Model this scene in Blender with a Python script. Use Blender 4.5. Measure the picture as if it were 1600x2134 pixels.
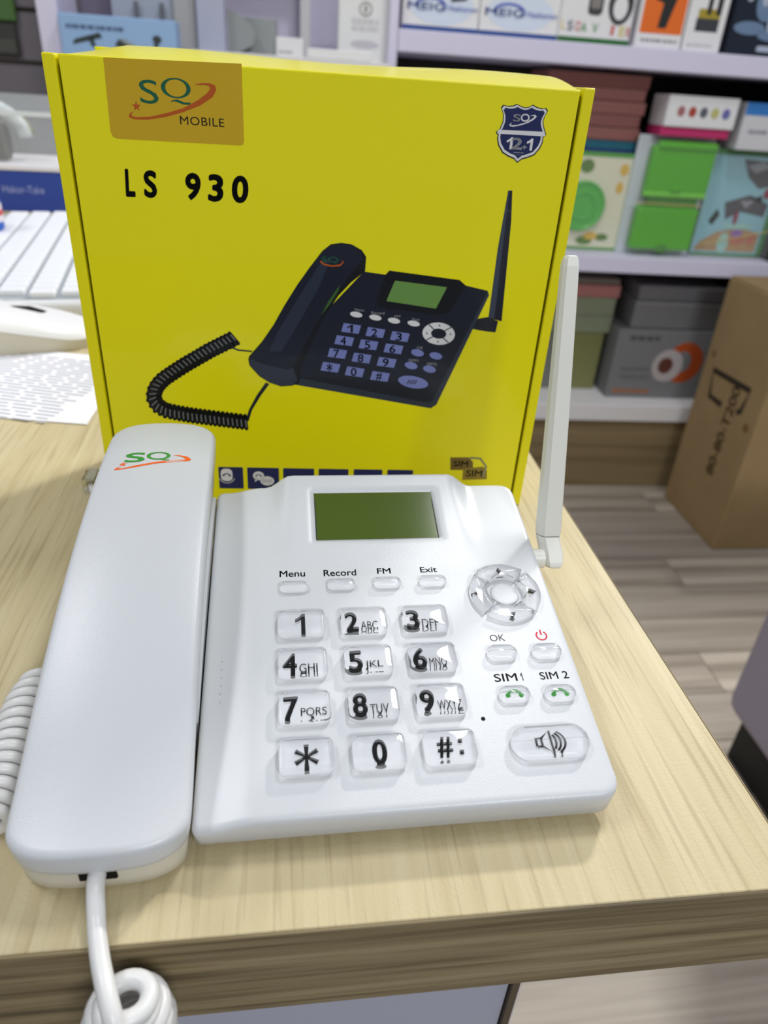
import bpy, bmesh, math, random
from mathutils import Vector, Matrix
from mathutils.geometry import tessellate_polygon
random.seed(7)
for _o in list(bpy.data.objects): bpy.data.objects.remove(_o)
SC = bpy.context.scene
COL = SC.collection
MM = 0.001
# measured sizes and places (metres for the room, millimetres for the telephone and its box)
DATA = {"cam_loc":[-0.1553,-0.1078,0.2],"cam_R":[[0.9913,-0.117,0.06],[-0.0096,-0.5193,-0.8545],[0.1311,0.8465,-0.516]],"f":1484.7135,"phone_loc":[-0.1283,0.0696,0.0],"phone_yaw":0.013,"tilt":0.2122,"labels":{"Menu":[-30.5243,-20.6217,50.0469,53.3715],"Record":[-13.3838,-0.5301,49.8023,53.1589],"FM":[7.8249,13.309,50.3293,53.2357],"Exit":[25.2951,32.0783,50.3708,53.3027],"OK":[46.296,52.0041,15.5789,18.558],"power":[64.0045,68.5783,14.922,19.9077],"SIM 1":[43.9166,54.6381,-1.7165,1.545],"SIM 2":[60.6876,71.3278,-1.7453,1.3569]},"lcd":[[-15.7343,92.0268],[36.4793,92.1662],[36.4054,67.3185],[-15.5105,67.4591]],"btn":{"menu":[-25.2642,43.9611],"record":[-7.0188,44.5323],"fm":[11.0197,44.7443],"exit":[29.2254,44.9681],"ok":[48.9069,9.6332],"pw":[65.6705,9.3746],"s1":[49.1856,-7.6949],"s2":[65.5251,-8.2003],"spk":[56.5739,-26.1598],"nav":[56.8362,37.6456],"mic":[36.505,-15.6777]},"ant":[[84.0,57.8588,28.5993],[84.0,67.6131,38.3204],[84.0,100.1288,146.4004]],"rear":[[75.4563,101.1955,44.3004],[-53.5255,101.9912,44.4719],[-26.3665,100.8086,50.0885],[47.1294,101.7277,50.0822]],"front":[[-53.8338,-42.1705,13.4153],[74.1348,-43.5347,13.1214],[76.555,-41.4159,13.5778]],"plug":[-106.0,95.7435,53.6307],"coil":[[-0.2471,0.091,0.007],[-0.2494,0.0797,0.007],[-0.2488,0.0631,0.007],[-0.2483,0.0483,0.007],[-0.2485,0.0351,0.007]],"cordpx":[[-0.2096,0.0168,0.003],[-0.2067,0.0082,0.0035],[-0.2041,0.0013,0.004],[-0.2024,-0.0026,0.002]],"loop":[-0.1975,-0.012,0.0004],"box_loc":[-0.12,0.23,0.0],"box_yaw":-0.0428,"art":{"patch":[[-106.26,201.61],[-52.66,202.77],[-52.8,175.15],[-53.23,173.93],[-54.47,173.52],[-104.4,173.27],[-106.15,173.88],[-106.95,175.71]],"Srect":[[-93.65,195.09],[-86.29,186.7]],"Qc":[-79.18,192.82],"Qo":[[-85.04,192.47],[-73.32,193.17],[-78.87,196.33],[-79.5,189.26]],"Qi":[[-83.33,192.57],[-74.99,193.07],[-78.92,195.82],[-79.45,189.78]],"Qtail":[[-81.58,187.73],[-81.06,188.49],[-78.86,188.86],[-76.22,187.97],[-73.49,188.05],[-74.24,187.2],[-76.73,187.21],[-78.94,187.93],[-80.51,188.12]],"swoosh":[[-71.88,194.32],[-69.35,195.14],[-65.73,195.35],[-63.52,194.62],[-63.17,193.05],[-64.68,190.57],[-69.91,187.24],[-76.96,184.48],[-83.99,182.36],[-91.41,180.96],[-96.42,180.8],[-98.54,181.25],[-98.9,182.04],[-98.06,182.98],[-96.92,183.54],[-97.72,182.48],[-97.56,181.87],[-95.88,181.6],[-90.38,182.08],[-83.86,183.72],[-76.84,185.91],[-70.69,189.09],[-66.97,191.71],[-65.69,193.22],[-65.81,194.21],[-67.59,194.57]],"star":[[-95.43,185.48],[-93.53,185.59]],"mobile":[[-78.47,182.89],[-60.79,180.17]],"mobile_pts":[[-78.46,182.97],[-60.62,183.16],[-60.8,180.05],[-78.72,179.91]],"glyphs":[["L",[-103.74,162.16],[-98.92,151.21]],["S",[-96.12,162.12],[-89.84,151.22]],["9",[-78.83,162.07],[-71.52,151.22]],["3",[-69.24,162.04],[-61.9,151.02]],["0",[-59.19,162.08],[-51.28,150.99]]],"shield":[[60.8,195.46],[62.53,194.8],[64.41,194.35],[66.16,194.7],[67.64,195.55],[69.77,194.75],[72.01,194.42],[73.6,194.67],[74.51,193.64],[73.59,191.72],[73.2,189.82],[73.72,187.96],[75.41,184.72],[74.3,183.7],[74.43,181.94],[73.6,179.3],[71.46,176.58],[68.67,175.44],[66.18,174.65],[64.42,173.24],[62.82,174.63],[60.08,175.47],[57.28,176.79],[55.02,179.58],[54.22,182.11],[54.27,183.54],[53.22,184.44],[54.83,185.95],[55.68,188.83],[55.49,191.3],[54.23,193.7],[54.96,194.82],[57.17,194.48],[59.29,194.76]],"band":[[54.34,185.51],[74.28,185.84],[75.07,184.54],[74.23,184.11],[54.38,184.03],[53.87,184.47]],"sS":[[59.95,191.72],[63.11,189.0]],"sQo":[[63.22,190.5],[67.01,190.72],[64.86,192.06],[65.35,189.12]],"sQi":[[63.8,190.54],[66.43,190.69],[64.94,191.6],[65.26,189.62]],"s12":[["1",[58.56,182.99],[61.19,178.37]],["2",[60.59,182.94],[65.55,178.48]],["+",[65.55,180.32],[67.67,178.72]],["1",[67.4,183.0],[70.03,178.39]]],"ssw":[[66.88,191.49],[69.17,191.93],[70.0,191.36],[69.1,190.21],[66.78,188.83],[63.68,187.71],[60.51,186.97],[59.02,187.13],[58.75,187.75],[59.53,188.58],[59.37,187.72],[59.7,187.49],[62.21,187.78],[65.67,188.92],[68.33,190.48],[69.1,191.31],[68.53,191.43]],"sline":[[[62.19,177.45],[66.52,177.13]],[[61.68,176.44],[67.32,176.35]]],"icons":[[[-72.59,21.04],[-59.72,21.31]],[[-57.56,21.08],[-40.83,21.15]],[[-38.64,21.06],[-22.12,21.13]],[[-19.79,21.03],[-3.74,21.23]],[[-1.01,21.14],[14.56,21.33]],[[17.19,21.24],[31.26,21.39]]],"icon_balloon":[[-68.4,16.42],[-65.01,16.49]],"icon_balloon2":[[-51.66,16.2],[-48.98,16.25]],"icon_chip":[[-47.1,13.19],[-43.79,13.25]],"sim1":[[50.64,29.51],[60.72,29.73],[63.34,26.99],[63.96,22.06],[51.49,21.8]],"sim2":[[58.4,22.66],[69.05,24.3],[71.64,22.22],[72.42,16.49],[58.83,15.79]],"simarc":[[61.38,29.47],[67.13,29.18],[70.96,24.34],[69.91,17.88]],"body":[[-0.25,124.44],[9.88,123.49],[11.54,125.41],[44.85,122.55],[48.19,120.1],[58.88,118.17],[59.9,116.18],[40.06,59.56],[37.34,57.51],[-30.85,68.03],[-35.9,68.54],[-23.51,98.53]],"bodyedge":[[-30.85,68.03],[37.34,57.51],[40.06,59.56],[59.9,116.18],[59.05,117.82],[37.75,61.46],[35.46,60.55],[-28.95,71.7]],"hump":[[9.88,123.49],[11.54,125.41],[44.85,122.55],[48.19,120.1],[41.67,107.19],[36.23,105.75],[8.38,108.31],[6.42,110.64]],"handset":[[-10.98,136.64],[-15.79,135.76],[-19.42,132.83],[-24.9,125.64],[-30.72,117.37],[-36.7,107.72],[-42.23,97.83],[-47.86,89.55],[-54.2,82.1],[-54.63,80.41],[-54.13,77.46],[-49.6,72.1],[-44.69,68.94],[-39.06,67.1],[-33.13,67.69],[-30.21,70.06],[-29.58,76.05],[-24.65,88.49],[-18.7,101.79],[-11.72,112.89],[-5.97,119.34],[0.33,124.69],[0.5,131.05],[-1.61,133.86],[-6.35,136.19]],"hstop":[[-11.2,136.3],[-15.78,135.43],[-19.19,132.62],[-24.67,125.42],[-30.49,117.15],[-36.46,107.49],[-42.0,97.59],[-47.88,88.92],[-53.99,81.08],[-45.72,78.13],[-35.82,76.11],[-33.07,76.98],[-28.34,87.09],[-21.1,100.47],[-14.08,111.6],[-7.24,121.84],[-0.98,130.09],[-2.07,133.62],[-6.56,135.85]],"hsfront":[[-54.0,80.82],[-45.72,78.0],[-35.82,75.97],[-33.07,76.85],[-30.84,70.71],[-33.12,67.96],[-39.06,67.37],[-44.68,69.2],[-49.59,72.37],[-53.87,77.72]],"hshl":[[-15.65,129.43],[-19.13,129.28],[-29.55,112.74],[-40.49,94.19],[-44.32,85.25],[-38.81,84.81],[-30.77,98.26],[-21.28,115.43]],"green":[[-19.57,103.58],[-16.43,109.96],[-11.26,117.96],[-11.78,115.24],[-15.81,108.55]],"plcd":[[14.46,121.02],[39.28,119.02],[34.94,108.76],[10.98,111.43]],"pant":[[62.17,162.11],[64.01,162.2],[65.48,149.75],[67.8,103.87],[61.04,105.23],[61.03,137.39]],"panthl":[[62.17,162.11],[62.86,162.15],[63.85,104.97],[61.26,105.49],[61.03,137.39]],"phinge":[[55.71,104.65],[60.97,105.73],[66.04,103.81],[65.55,98.37],[60.94,98.58],[53.84,99.58],[55.29,103.02]],"pkeys":[["1",[[-8.81,100.2],[-0.46,99.28],[-1.51,95.13],[-9.91,95.95]],[[-7.08,99.53],[-4.25,95.66]]],["2",[[2.89,98.67],[11.34,97.74],[10.35,93.55],[1.86,94.38]],[[4.65,97.99],[7.58,94.08]]],["3",[[14.85,97.12],[23.39,96.18],[22.47,91.96],[13.89,92.8]],[[16.64,96.43],[19.67,92.5]]],["4",[[-11.95,94.12],[-3.53,93.17],[-4.62,88.95],[-13.07,89.79]],[[-10.21,93.43],[-7.37,89.49]]],["5",[[-0.16,92.54],[8.34,91.58],[7.33,87.32],[-1.22,88.17]],[[1.61,91.84],[4.54,87.87]]],["6",[[12.13,90.95],[20.73,89.98],[19.79,85.69],[11.14,86.55]],[[13.93,90.25],[16.96,86.24]]],["7",[[-15.13,87.68],[-6.65,86.7],[-7.76,82.4],[-16.29,83.28]],[[-13.38,86.98],[-10.54,82.96]]],["8",[[-3.25,85.79],[5.32,84.8],[4.28,80.46],[-4.34,81.35]],[[-1.47,85.08],[1.47,81.02]]],["9",[[9.15,84.02],[17.82,83.02],[16.85,78.64],[8.13,79.54]],[[10.96,83.3],[14.0,79.21]]],["*",[[-18.36,80.61],[-9.81,79.59],[-10.95,75.21],[-19.55,76.12]],[[-16.6,79.89],[-13.75,75.78]]],["0",[[-6.38,78.66],[2.26,77.63],[1.19,73.2],[-7.5,74.12]],[[-4.59,77.93],[-1.64,73.78]]],["#",[[6.25,76.7],[15.0,75.65],[14.0,71.19],[5.2,72.12]],[[8.07,75.96],[11.13,71.77]]]],"psoft":[[[-0.06,104.14],[-0.18,103.75],[-0.59,103.42],[-1.22,103.19],[-2.04,103.09],[-2.94,103.13],[-3.85,103.29],[-4.68,103.58],[-5.34,103.94],[-5.77,104.36],[-5.92,104.79],[-5.8,105.19],[-5.39,105.51],[-4.76,105.74],[-3.95,105.84],[-3.05,105.8],[-2.14,105.64],[-1.32,105.36],[-0.66,104.99],[-0.22,104.57]],[[9.17,103.03],[9.05,102.63],[8.65,102.3],[8.01,102.07],[7.2,101.97],[6.28,102.01],[5.36,102.18],[4.53,102.46],[3.86,102.83],[3.42,103.25],[3.26,103.69],[3.38,104.08],[3.78,104.41],[4.42,104.64],[5.23,104.74],[6.14,104.7],[7.05,104.54],[7.89,104.26],[8.56,103.89],[9.0,103.46]],[[18.24,101.9],[18.12,101.5],[17.72,101.17],[17.08,100.94],[16.26,100.84],[15.34,100.87],[14.41,101.04],[13.57,101.33],[12.89,101.7],[12.44,102.13],[12.27,102.56],[12.39,102.96],[12.79,103.29],[13.43,103.52],[14.24,103.62],[15.16,103.58],[16.08,103.42],[16.93,103.13],[17.61,102.76],[18.06,102.34]],[[27.86,100.9],[27.75,100.5],[27.35,100.16],[26.71,99.94],[25.89,99.84],[24.96,99.87],[24.03,100.04],[23.17,100.33],[22.48,100.71],[22.03,101.13],[21.85,101.57],[21.96,101.97],[22.36,102.3],[23.0,102.53],[23.82,102.63],[24.74,102.6],[25.67,102.43],[26.53,102.14],[27.22,101.77],[27.68,101.34]]],"pround":[[[31.16,86.38],[31.05,85.83],[30.64,85.38],[29.96,85.06],[29.09,84.91],[28.1,84.94],[27.1,85.14],[26.18,85.5],[25.44,85.99],[24.94,86.55],[24.74,87.13],[24.85,87.67],[25.27,88.12],[25.94,88.43],[26.81,88.58],[27.79,88.56],[28.79,88.35],[29.7,87.99],[30.45,87.51],[30.95,86.95]],[[40.47,85.13],[40.37,84.59],[39.96,84.13],[39.29,83.81],[38.41,83.66],[37.42,83.68],[36.4,83.89],[35.48,84.26],[34.72,84.75],[34.22,85.31],[34.01,85.89],[34.11,86.43],[34.52,86.88],[35.19,87.2],[36.07,87.36],[37.06,87.33],[38.06,87.12],[38.99,86.76],[39.74,86.28],[40.26,85.72]],[[28.54,79.72],[28.43,79.17],[28.02,78.71],[27.33,78.39],[26.45,78.23],[25.45,78.26],[24.45,78.47],[23.52,78.85],[22.78,79.34],[22.28,79.91],[22.08,80.5],[22.19,81.05],[22.61,81.51],[23.29,81.83],[24.17,81.98],[25.16,81.95],[26.16,81.74],[27.08,81.38],[27.83,80.88],[28.34,80.31]],[[37.96,78.17],[37.86,77.62],[37.44,77.15],[36.76,76.83],[35.87,76.67],[34.87,76.7],[33.85,76.92],[32.91,77.29],[32.16,77.79],[31.65,78.37],[31.44,78.96],[31.54,79.51],[31.96,79.97],[32.64,80.3],[33.52,80.45],[34.52,80.42],[35.53,80.21],[36.47,79.84],[37.23,79.34],[37.74,78.77]]],"pspk":[[34.8,70.51],[34.51,69.54],[33.49,68.77],[31.83,68.26],[29.69,68.06],[27.3,68.2],[24.89,68.66],[22.7,69.4],[20.94,70.33],[19.78,71.37],[19.33,72.42],[19.64,73.37],[20.66,74.13],[22.3,74.64],[24.41,74.83],[26.77,74.7],[29.17,74.25],[31.36,73.53],[33.14,72.6],[34.32,71.56]],"pnavo":[[45.6,96.59],[45.39,94.88],[44.41,93.33],[42.75,92.12],[40.56,91.35],[38.08,91.11],[35.54,91.43],[33.2,92.26],[31.3,93.52],[30.01,95.09],[29.47,96.81],[29.71,98.5],[30.71,100.02],[32.36,101.21],[34.52,101.96],[36.96,102.2],[39.46,101.9],[41.78,101.1],[43.69,99.86],[45.01,98.31]],"pnavi":[[41.3,96.65],[41.2,95.87],[40.73,95.17],[39.95,94.63],[38.93,94.28],[37.77,94.17],[36.58,94.31],[35.49,94.69],[34.6,95.26],[34.0,95.97],[33.74,96.75],[33.85,97.52],[34.32,98.22],[35.1,98.76],[36.11,99.1],[37.26,99.21],[38.44,99.07],[39.53,98.7],[40.42,98.14],[41.03,97.43]],"ptext":[["Menu",[-3.72,107.35],[0.58,106.07]],["Record",[4.22,106.33],[10.41,104.87]],["FM",[15.31,104.94],[18.1,103.82]],["Exit",[24.02,103.8],[27.6,102.46]],["OK",[27.42,89.96],[30.57,88.66]],["SIM1",[23.89,83.48],[28.6,82.07]],["SIM2",[33.22,81.96],[38.24,80.55]]],"psq":[[-19.73,130.37],[-12.11,127.56]],"psw":[[-20.28,128.66],[-18.52,127.28],[-15.01,126.64],[-11.52,127.14],[-10.15,128.33],[-10.76,129.2],[-9.57,128.35],[-11.15,126.47],[-14.99,125.96],[-18.86,126.59],[-20.51,127.87]],"coilc":[[[-61.11,90.7],[-63.0,93.05],[-59.2,88.32]],[[-63.05,89.62],[-64.93,91.99],[-61.15,87.24]],[[-65.0,88.55],[-66.87,90.92],[-63.11,86.16]],[[-66.95,87.48],[-68.79,89.88],[-65.09,85.06]],[[-68.92,86.44],[-70.74,88.86],[-67.08,84.0]],[[-70.89,85.39],[-72.73,87.79],[-69.03,82.97]],[[-72.85,84.3],[-74.77,86.64],[-70.91,81.95]],[[-74.77,83.11],[-76.75,85.4],[-72.77,80.81]],[[-76.69,81.92],[-78.66,84.21],[-74.7,79.61]],[[-78.62,80.73],[-80.59,83.03],[-76.64,78.41]],[[-80.55,79.53],[-82.52,81.84],[-78.58,77.21]],[[-82.49,78.33],[-84.45,80.65],[-80.52,76.0]],[[-84.44,77.13],[-86.43,79.41],[-82.43,74.83]],[[-86.35,75.86],[-88.39,78.1],[-84.3,73.61]],[[-88.27,74.57],[-90.31,76.8],[-86.2,72.32]],[[-90.18,73.27],[-92.25,75.5],[-88.11,71.03]],[[-92.09,71.95],[-94.2,74.12],[-89.97,69.75]],[[-93.98,70.56],[-96.11,72.72],[-91.83,68.39]],[[-95.87,69.18],[-98.18,71.13],[-93.55,67.21]],[[-97.56,67.52],[-100.14,69.1],[-94.98,65.94]],[[-99.13,65.68],[-101.92,66.86],[-96.32,64.5]],[[-100.41,63.67],[-103.46,64.15],[-97.35,63.18]],[[-101.24,61.38],[-104.43,61.08],[-98.06,61.67]],[[-101.63,59.11],[-104.7,57.67],[-98.56,60.55]],[[-101.03,56.91],[-103.66,54.51],[-98.41,59.3]],[[-100.04,55.04],[-101.99,51.95],[-98.11,58.11]],[[-98.33,53.77],[-99.65,50.35],[-97.02,57.15]],[[-96.55,52.64],[-97.3,49.08],[-95.8,56.16]],[[-94.44,52.17],[-94.71,48.6],[-94.17,55.71]],[[-92.32,51.71],[-92.56,48.13],[-92.09,55.25]],[[-90.2,51.28],[-90.34,47.7],[-90.06,54.82]],[[-88.04,50.94],[-88.11,47.36],[-87.97,54.48]],[[-85.88,50.59],[-85.94,47.01],[-85.82,54.15]],[[-83.71,50.25],[-83.71,46.66],[-83.72,53.8]],[[-81.53,49.98],[-81.45,46.4],[-81.6,53.53]],[[-79.33,49.73],[-79.24,46.14],[-79.43,53.28]],[[-77.14,49.47],[-77.03,45.88],[-77.25,53.03]],[[-74.94,49.22],[-74.82,45.62],[-75.06,52.78]],[[-72.73,48.97],[-72.6,45.36],[-72.86,52.53]],[[-70.52,48.71],[-70.38,45.1],[-70.66,52.28]],[[-68.31,48.45],[-68.15,44.84],[-68.46,52.03]],[[-66.09,48.2],[-65.91,44.58],[-66.27,51.77]],[[-63.87,47.96],[-63.66,44.34],[-64.07,51.54]],[[-61.64,47.72],[-61.42,44.1],[-61.85,51.31]],[[-59.4,47.49],[-59.17,43.86],[-59.63,51.08]],[[-57.16,47.25],[-56.92,43.62],[-57.4,50.84]]],"wire1":[[-62.75,86.75],[-58.94,85.37],[-52.63,84.96],[-52.66,84.2],[-59.22,84.6],[-63.03,85.99]],"wire2":[[-57.26,47.96],[-55.23,54.32],[-51.16,62.0],[-46.57,68.88],[-44.7,68.27],[-49.28,61.65],[-53.71,54.08],[-55.73,47.72]]},"shelf_loc":[0.8259,1.6582,0.0],"shelf_yaw":-0.0303,"bg":{"upA":[-0.7374,-0.5738,0.2987,0.3535],"upB":[-0.572,-0.3993,0.2977,0.3647],"upC":[-0.3989,-0.2384,0.2997,0.3753],"upD":[-0.2242,-0.1177,0.2961,0.3853],"upE":[-0.1136,-0.0266,0.2963,0.3919],"upF":[-0.0121,0.1289,0.2955,0.4002],"red":[-0.3844,-0.1334,0.1117,0.2488],"blue":[-0.3276,-0.0925,-0.1158,0.1122],"cream":[-0.3204,-0.137,-0.133,0.0861],"green":[-0.1414,0.0536,-0.1323,0.1303],"game":[0.0611,0.2557,-0.1235,0.1106],"pink":[-0.1114,0.0581,0.132,0.1524],"icons":[-0.1088,0.0628,0.1477,0.212],"wblue":[0.0845,0.2491,0.1117,0.2104],"lw":[-0.3156,-0.0854,-0.2386,-0.2209],"lp":[-0.3145,-0.0811,-0.2682,-0.2363],"lg":[-0.2998,-0.0872,-0.3708,-0.2711],"lo":[-0.2912,-0.0998,-0.5688,-0.3687],"g1":[-0.0435,0.208,-0.2668,-0.2253],"g2":[-0.0483,0.2091,-0.3557,-0.2649],"g3":[-0.0847,0.2038,-0.5348,-0.3392],"tall":[-0.8705,-0.7614,0.244,0.3436],"small":[-1.0033,-0.9445,0.2399,0.2696],"greyd":[-1.081,-1.0017,0.2379,0.3005],"lavpost":[-0.764,-0.7449,0.2455,0.3454],"white2":[-0.9354,-0.8059,0.2297,0.2459],"post2":[-1.1613,-1.105,0.2301,0.3205],"post3":[-1.2096,-1.1658,0.2279,0.3207],"bluecam":[-1.401,-1.1847,0.2188,0.275],"post1":[-1.4454,-1.4063,0.2092,0.2938],"panelL":[-1.331,-1.205,0.2221,0.3131]},"desk":{"paper":[[-0.3628,0.3573,0.0],[-0.342,0.3483,0.0],[-0.2797,0.3304,0.0],[-0.2909,0.4383,0.0],[-0.354,0.4512,0.0],[-0.3809,0.4091,0.0]],"kb_lines":[[-0.42,0.6616,0.02],[-0.4632,0.958,0.02]],"kbfront":[[-0.3995,0.5358,0.012],[-0.3426,0.5691,0.012]],"plug":[-0.2609,0.2488,0.005],"can":[-0.5152,0.8905,0.0],"blue":[[-0.5811,1.0969,0.0],[-0.5024,1.1101,0.0]]},"carton":[[0.9415,1.6048,-0.8],[0.9465,1.3208,-0.8],[1.1094,1.3341,-0.8]],"hlogo":{"S":[[-91.48,94.02],[-83.51,87.3]],"Qo":[[-83.12,91.4],[-73.71,91.38],[-78.75,94.12],[-78.09,88.61]],"Qi":[[-81.65,91.33],[-75.17,91.32],[-78.65,93.34],[-78.17,89.35]],"Qt":[[-79.2,89.14],[-77.22,89.67],[-75.06,88.76],[-73.77,88.71],[-74.11,88.06],[-76.18,88.31]],"sw":[[-72.74,91.76],[-70.12,92.1],[-67.11,91.52],[-65.5,89.96],[-65.96,88.5],[-70.83,87.35],[-78.24,86.01],[-86.61,83.78],[-92.23,82.88],[-94.73,82.99],[-94.07,84.24],[-92.6,85.14],[-93.1,83.94],[-91.67,83.67],[-86.79,85.0],[-78.39,87.25],[-71.53,88.54],[-67.79,89.27],[-68.31,90.48],[-70.34,91.32]],"star":[-91.63,86.39]}}

# ------------------------------------------------------------------ camera
cd = bpy.data.cameras.new('camera')
camera = bpy.data.objects.new('camera', cd); COL.objects.link(camera)
Rr = DATA['cam_R']                                   # rows: right, down, forward
m = Matrix(((Rr[0][0], -Rr[1][0], -Rr[2][0]), (Rr[0][1], -Rr[1][1], -Rr[2][1]), (Rr[0][2], -Rr[1][2], -Rr[2][2])))
camera.matrix_world = Matrix.Translation(DATA['cam_loc']) @ m.to_4x4()
cd.sensor_fit = 'VERTICAL'; cd.sensor_height = 36.0
cd.lens = 36.0*DATA['f']/2134.0
cd.clip_start = 0.01; cd.clip_end = 30
cd.dof.use_dof = True; cd.dof.focus_distance = 0.262
cd.dof.aperture_fstop = cd.lens/2.2                  # a phone lens: 2.2 mm opening
SC.camera = camera

# ------------------------------------------------------------------ light
W = bpy.data.worlds.new('world'); SC.world = W; W.use_nodes = True
bg = W.node_tree.nodes['Background']
bg.inputs[0].default_value = (0.90, 0.95, 1.0, 1); bg.inputs[1].default_value = 0.26
def area(name, loc, target, sx, sy, power, col=(1, 0.97, 0.92), spread=180):
    l = bpy.data.lights.new(name, 'AREA'); l.shape = 'RECTANGLE'; l.size = sx; l.size_y = sy
    l.energy = power; l.color = col; l.spread = math.radians(spread)
    o = bpy.data.objects.new(name, l); COL.objects.link(o); o.location = loc
    o.rotation_euler = (Vector(target)-Vector(loc)).to_track_quat('-Z', 'Y').to_euler()
    return o
area('shelf_lamp_light', (1.40, 1.92, 1.66), (-0.1, 0.05, 0), 0.26, 0.10, 43, (1, 0.97, 0.91))
area('ceiling_or_fill_light', (-1.15, 0.45, 1.75), (-1.15, 0.45, 0), 0.25, 0.7, 11, (0.97, 0.98, 1))
area('ceiling_or_fill_light', (0.42, 0.82, 1.75), (0.42, 0.82, 0), 0.18, 0.40, 11, (0.97, 0.98, 1))
area('ceiling_or_fill_light', (0.6, -1.8, 1.55), (-0.1, 0.2, 0.1), 1.0, 0.3, 24, (0.97, 0.98, 1))  # added front fill, set below the ceiling to brighten the box's upright face

SC.view_settings.view_transform = 'Standard'; SC.view_settings.look = 'None'
SC.view_settings.gamma = 1; SC.view_settings.use_curve_mapping = False
SC.view_settings.exposure = 0.14

# ------------------------------------------------------------------ materials
def lin(c):
    out = []
    for v in c:
        v = v/255.0
        out.append(v/12.92 if v <= 0.04045 else ((v+0.055)/1.055)**2.4)
    return tuple(out)+(1.0,)
MATS = {}
def mat(name, rgb, rough=0.5, spec=0.5, metal=0.0, trans=0.0, ior=1.45, coat=0.0, bump=0.0, bscale=400, var=0.0, vscale=6, alpha=1.0):
    if name in MATS: return MATS[name]
    M = bpy.data.materials.new(name); M.use_nodes = True; MATS[name] = M
    nt = M.node_tree; b = nt.nodes['Principled BSDF']
    b.inputs['Base Color'].default_value = lin(rgb); b.inputs['Roughness'].default_value = rough
    b.inputs['Specular IOR Level'].default_value = spec; b.inputs['Metallic'].default_value = metal
    b.inputs['Transmission Weight'].default_value = trans; b.inputs['IOR'].default_value = ior
    b.inputs['Coat Weight'].default_value = coat; b.inputs['Alpha'].default_value = alpha
    M.diffuse_color = lin(rgb)
    if bump or var:
        tc = nt.nodes.new('ShaderNodeTexCoord')
    if var:
        nz = nt.nodes.new('ShaderNodeTexNoise'); nz.inputs['Scale'].default_value = vscale; nz.inputs['Detail'].default_value = 4
        nt.links.new(tc.outputs['Object'], nz.inputs['Vector'])
        mx = nt.nodes.new('ShaderNodeMix'); mx.data_type = 'RGBA'
        mx.inputs['A'].default_value = lin([max(0, c*(1-var)) for c in rgb]); mx.inputs['B'].default_value = lin([min(255, c*(1+var)) for c in rgb])
        nt.links.new(nz.outputs['Fac'], mx.inputs['Factor']); nt.links.new(mx.outputs['Result'], b.inputs['Base Color'])
    if bump:
        n2 = nt.nodes.new('ShaderNodeTexNoise'); n2.inputs['Scale'].default_value = bscale; n2.inputs['Detail'].default_value = 2
        nt.links.new(tc.outputs['Object'], n2.inputs['Vector'])
        bp = nt.nodes.new('ShaderNodeBump'); bp.inputs['Strength'].default_value = bump; bp.inputs['Distance'].default_value = 0.0003
        nt.links.new(n2.outputs['Fac'], bp.inputs['Height']); nt.links.new(bp.outputs['Normal'], b.inputs['Normal'])
    return M
def wood(name, dark, mid, light, axis='Y', rough=0.45, scale=1.0, bump=0.15, pores=0.5, offs=(0, 0, 0), big=55, spec=0.35):
    if name in MATS: return MATS[name]
    M = bpy.data.materials.new(name); M.use_nodes = True; MATS[name] = M
    nt = M.node_tree; b = nt.nodes['Principled BSDF']; b.inputs['Roughness'].default_value = rough; b.inputs['Specular IOR Level'].default_value = spec
    tc = nt.nodes.new('ShaderNodeTexCoord'); mp = nt.nodes.new('ShaderNodeMapping')
    s = {'Y': (1, 0.035, 1), 'X': (0.03, 1, 1)}[axis]
    mp.inputs['Scale'].default_value = [v*scale for v in s]; mp.inputs['Location'].default_value = offs
    nt.links.new(tc.outputs['Object'], mp.inputs['Vector'])
    n1 = nt.nodes.new('ShaderNodeTexNoise'); n1.inputs['Scale'].default_value = 55; n1.inputs['Detail'].default_value = 6; n1.inputs['Distortion'].default_value = 0.6
    n2 = nt.nodes.new('ShaderNodeTexNoise'); n2.inputs['Scale'].default_value = 420; n2.inputs['Detail'].default_value = 3
    for q in (n1, n2): nt.links.new(mp.outputs['Vector'], q.inputs['Vector'])
    n1.inputs['Scale'].default_value = big
    r1 = nt.nodes.new('ShaderNodeValToRGB'); cr = r1.color_ramp
    cr.elements[0].position = 0.30; cr.elements[0].color = lin(dark); cr.elements[1].position = 0.72; cr.elements[1].color = lin(light)
    e = cr.elements.new(0.5); e.color = lin(mid)
    nt.links.new(n1.outputs['Fac'], r1.inputs['Fac'])
    r2 = nt.nodes.new('ShaderNodeValToRGB'); r2.color_ramp.elements[0].position = 0.33; r2.color_ramp.elements[0].color = (0.62, 0.58, 0.52, 1)
    r2.color_ramp.elements[1].position = 0.48; r2.color_ramp.elements[1].color = (1, 1, 1, 1)
    nt.links.new(n2.outputs['Fac'], r2.inputs['Fac'])
    mx = nt.nodes.new('ShaderNodeMix'); mx.data_type = 'RGBA'; mx.blend_type = 'MULTIPLY'; mx.inputs['Factor'].default_value = pores if pores else 0.3
    nt.links.new(r1.outputs['Color'], mx.inputs['A']); nt.links.new(r2.outputs['Color'], mx.inputs['B'])
    nt.links.new(mx.outputs['Result'], b.inputs['Base Color'])
    n3 = nt.nodes.new('ShaderNodeTexNoise'); n3.inputs['Scale'].default_value = 900; n3.inputs['Detail'].default_value = 2
    nt.links.new(tc.outputs['Object'], n3.inputs['Vector'])
    bp = nt.nodes.new('ShaderNodeBump'); bp.inputs['Strength'].default_value = bump; bp.inputs['Distance'].default_value = 0.0004
    nt.links.new(n3.outputs['Fac'], bp.inputs['Height']); nt.links.new(bp.outputs['Normal'], b.inputs['Normal'])
    M.diffuse_color = lin(mid)
    return M

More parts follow.
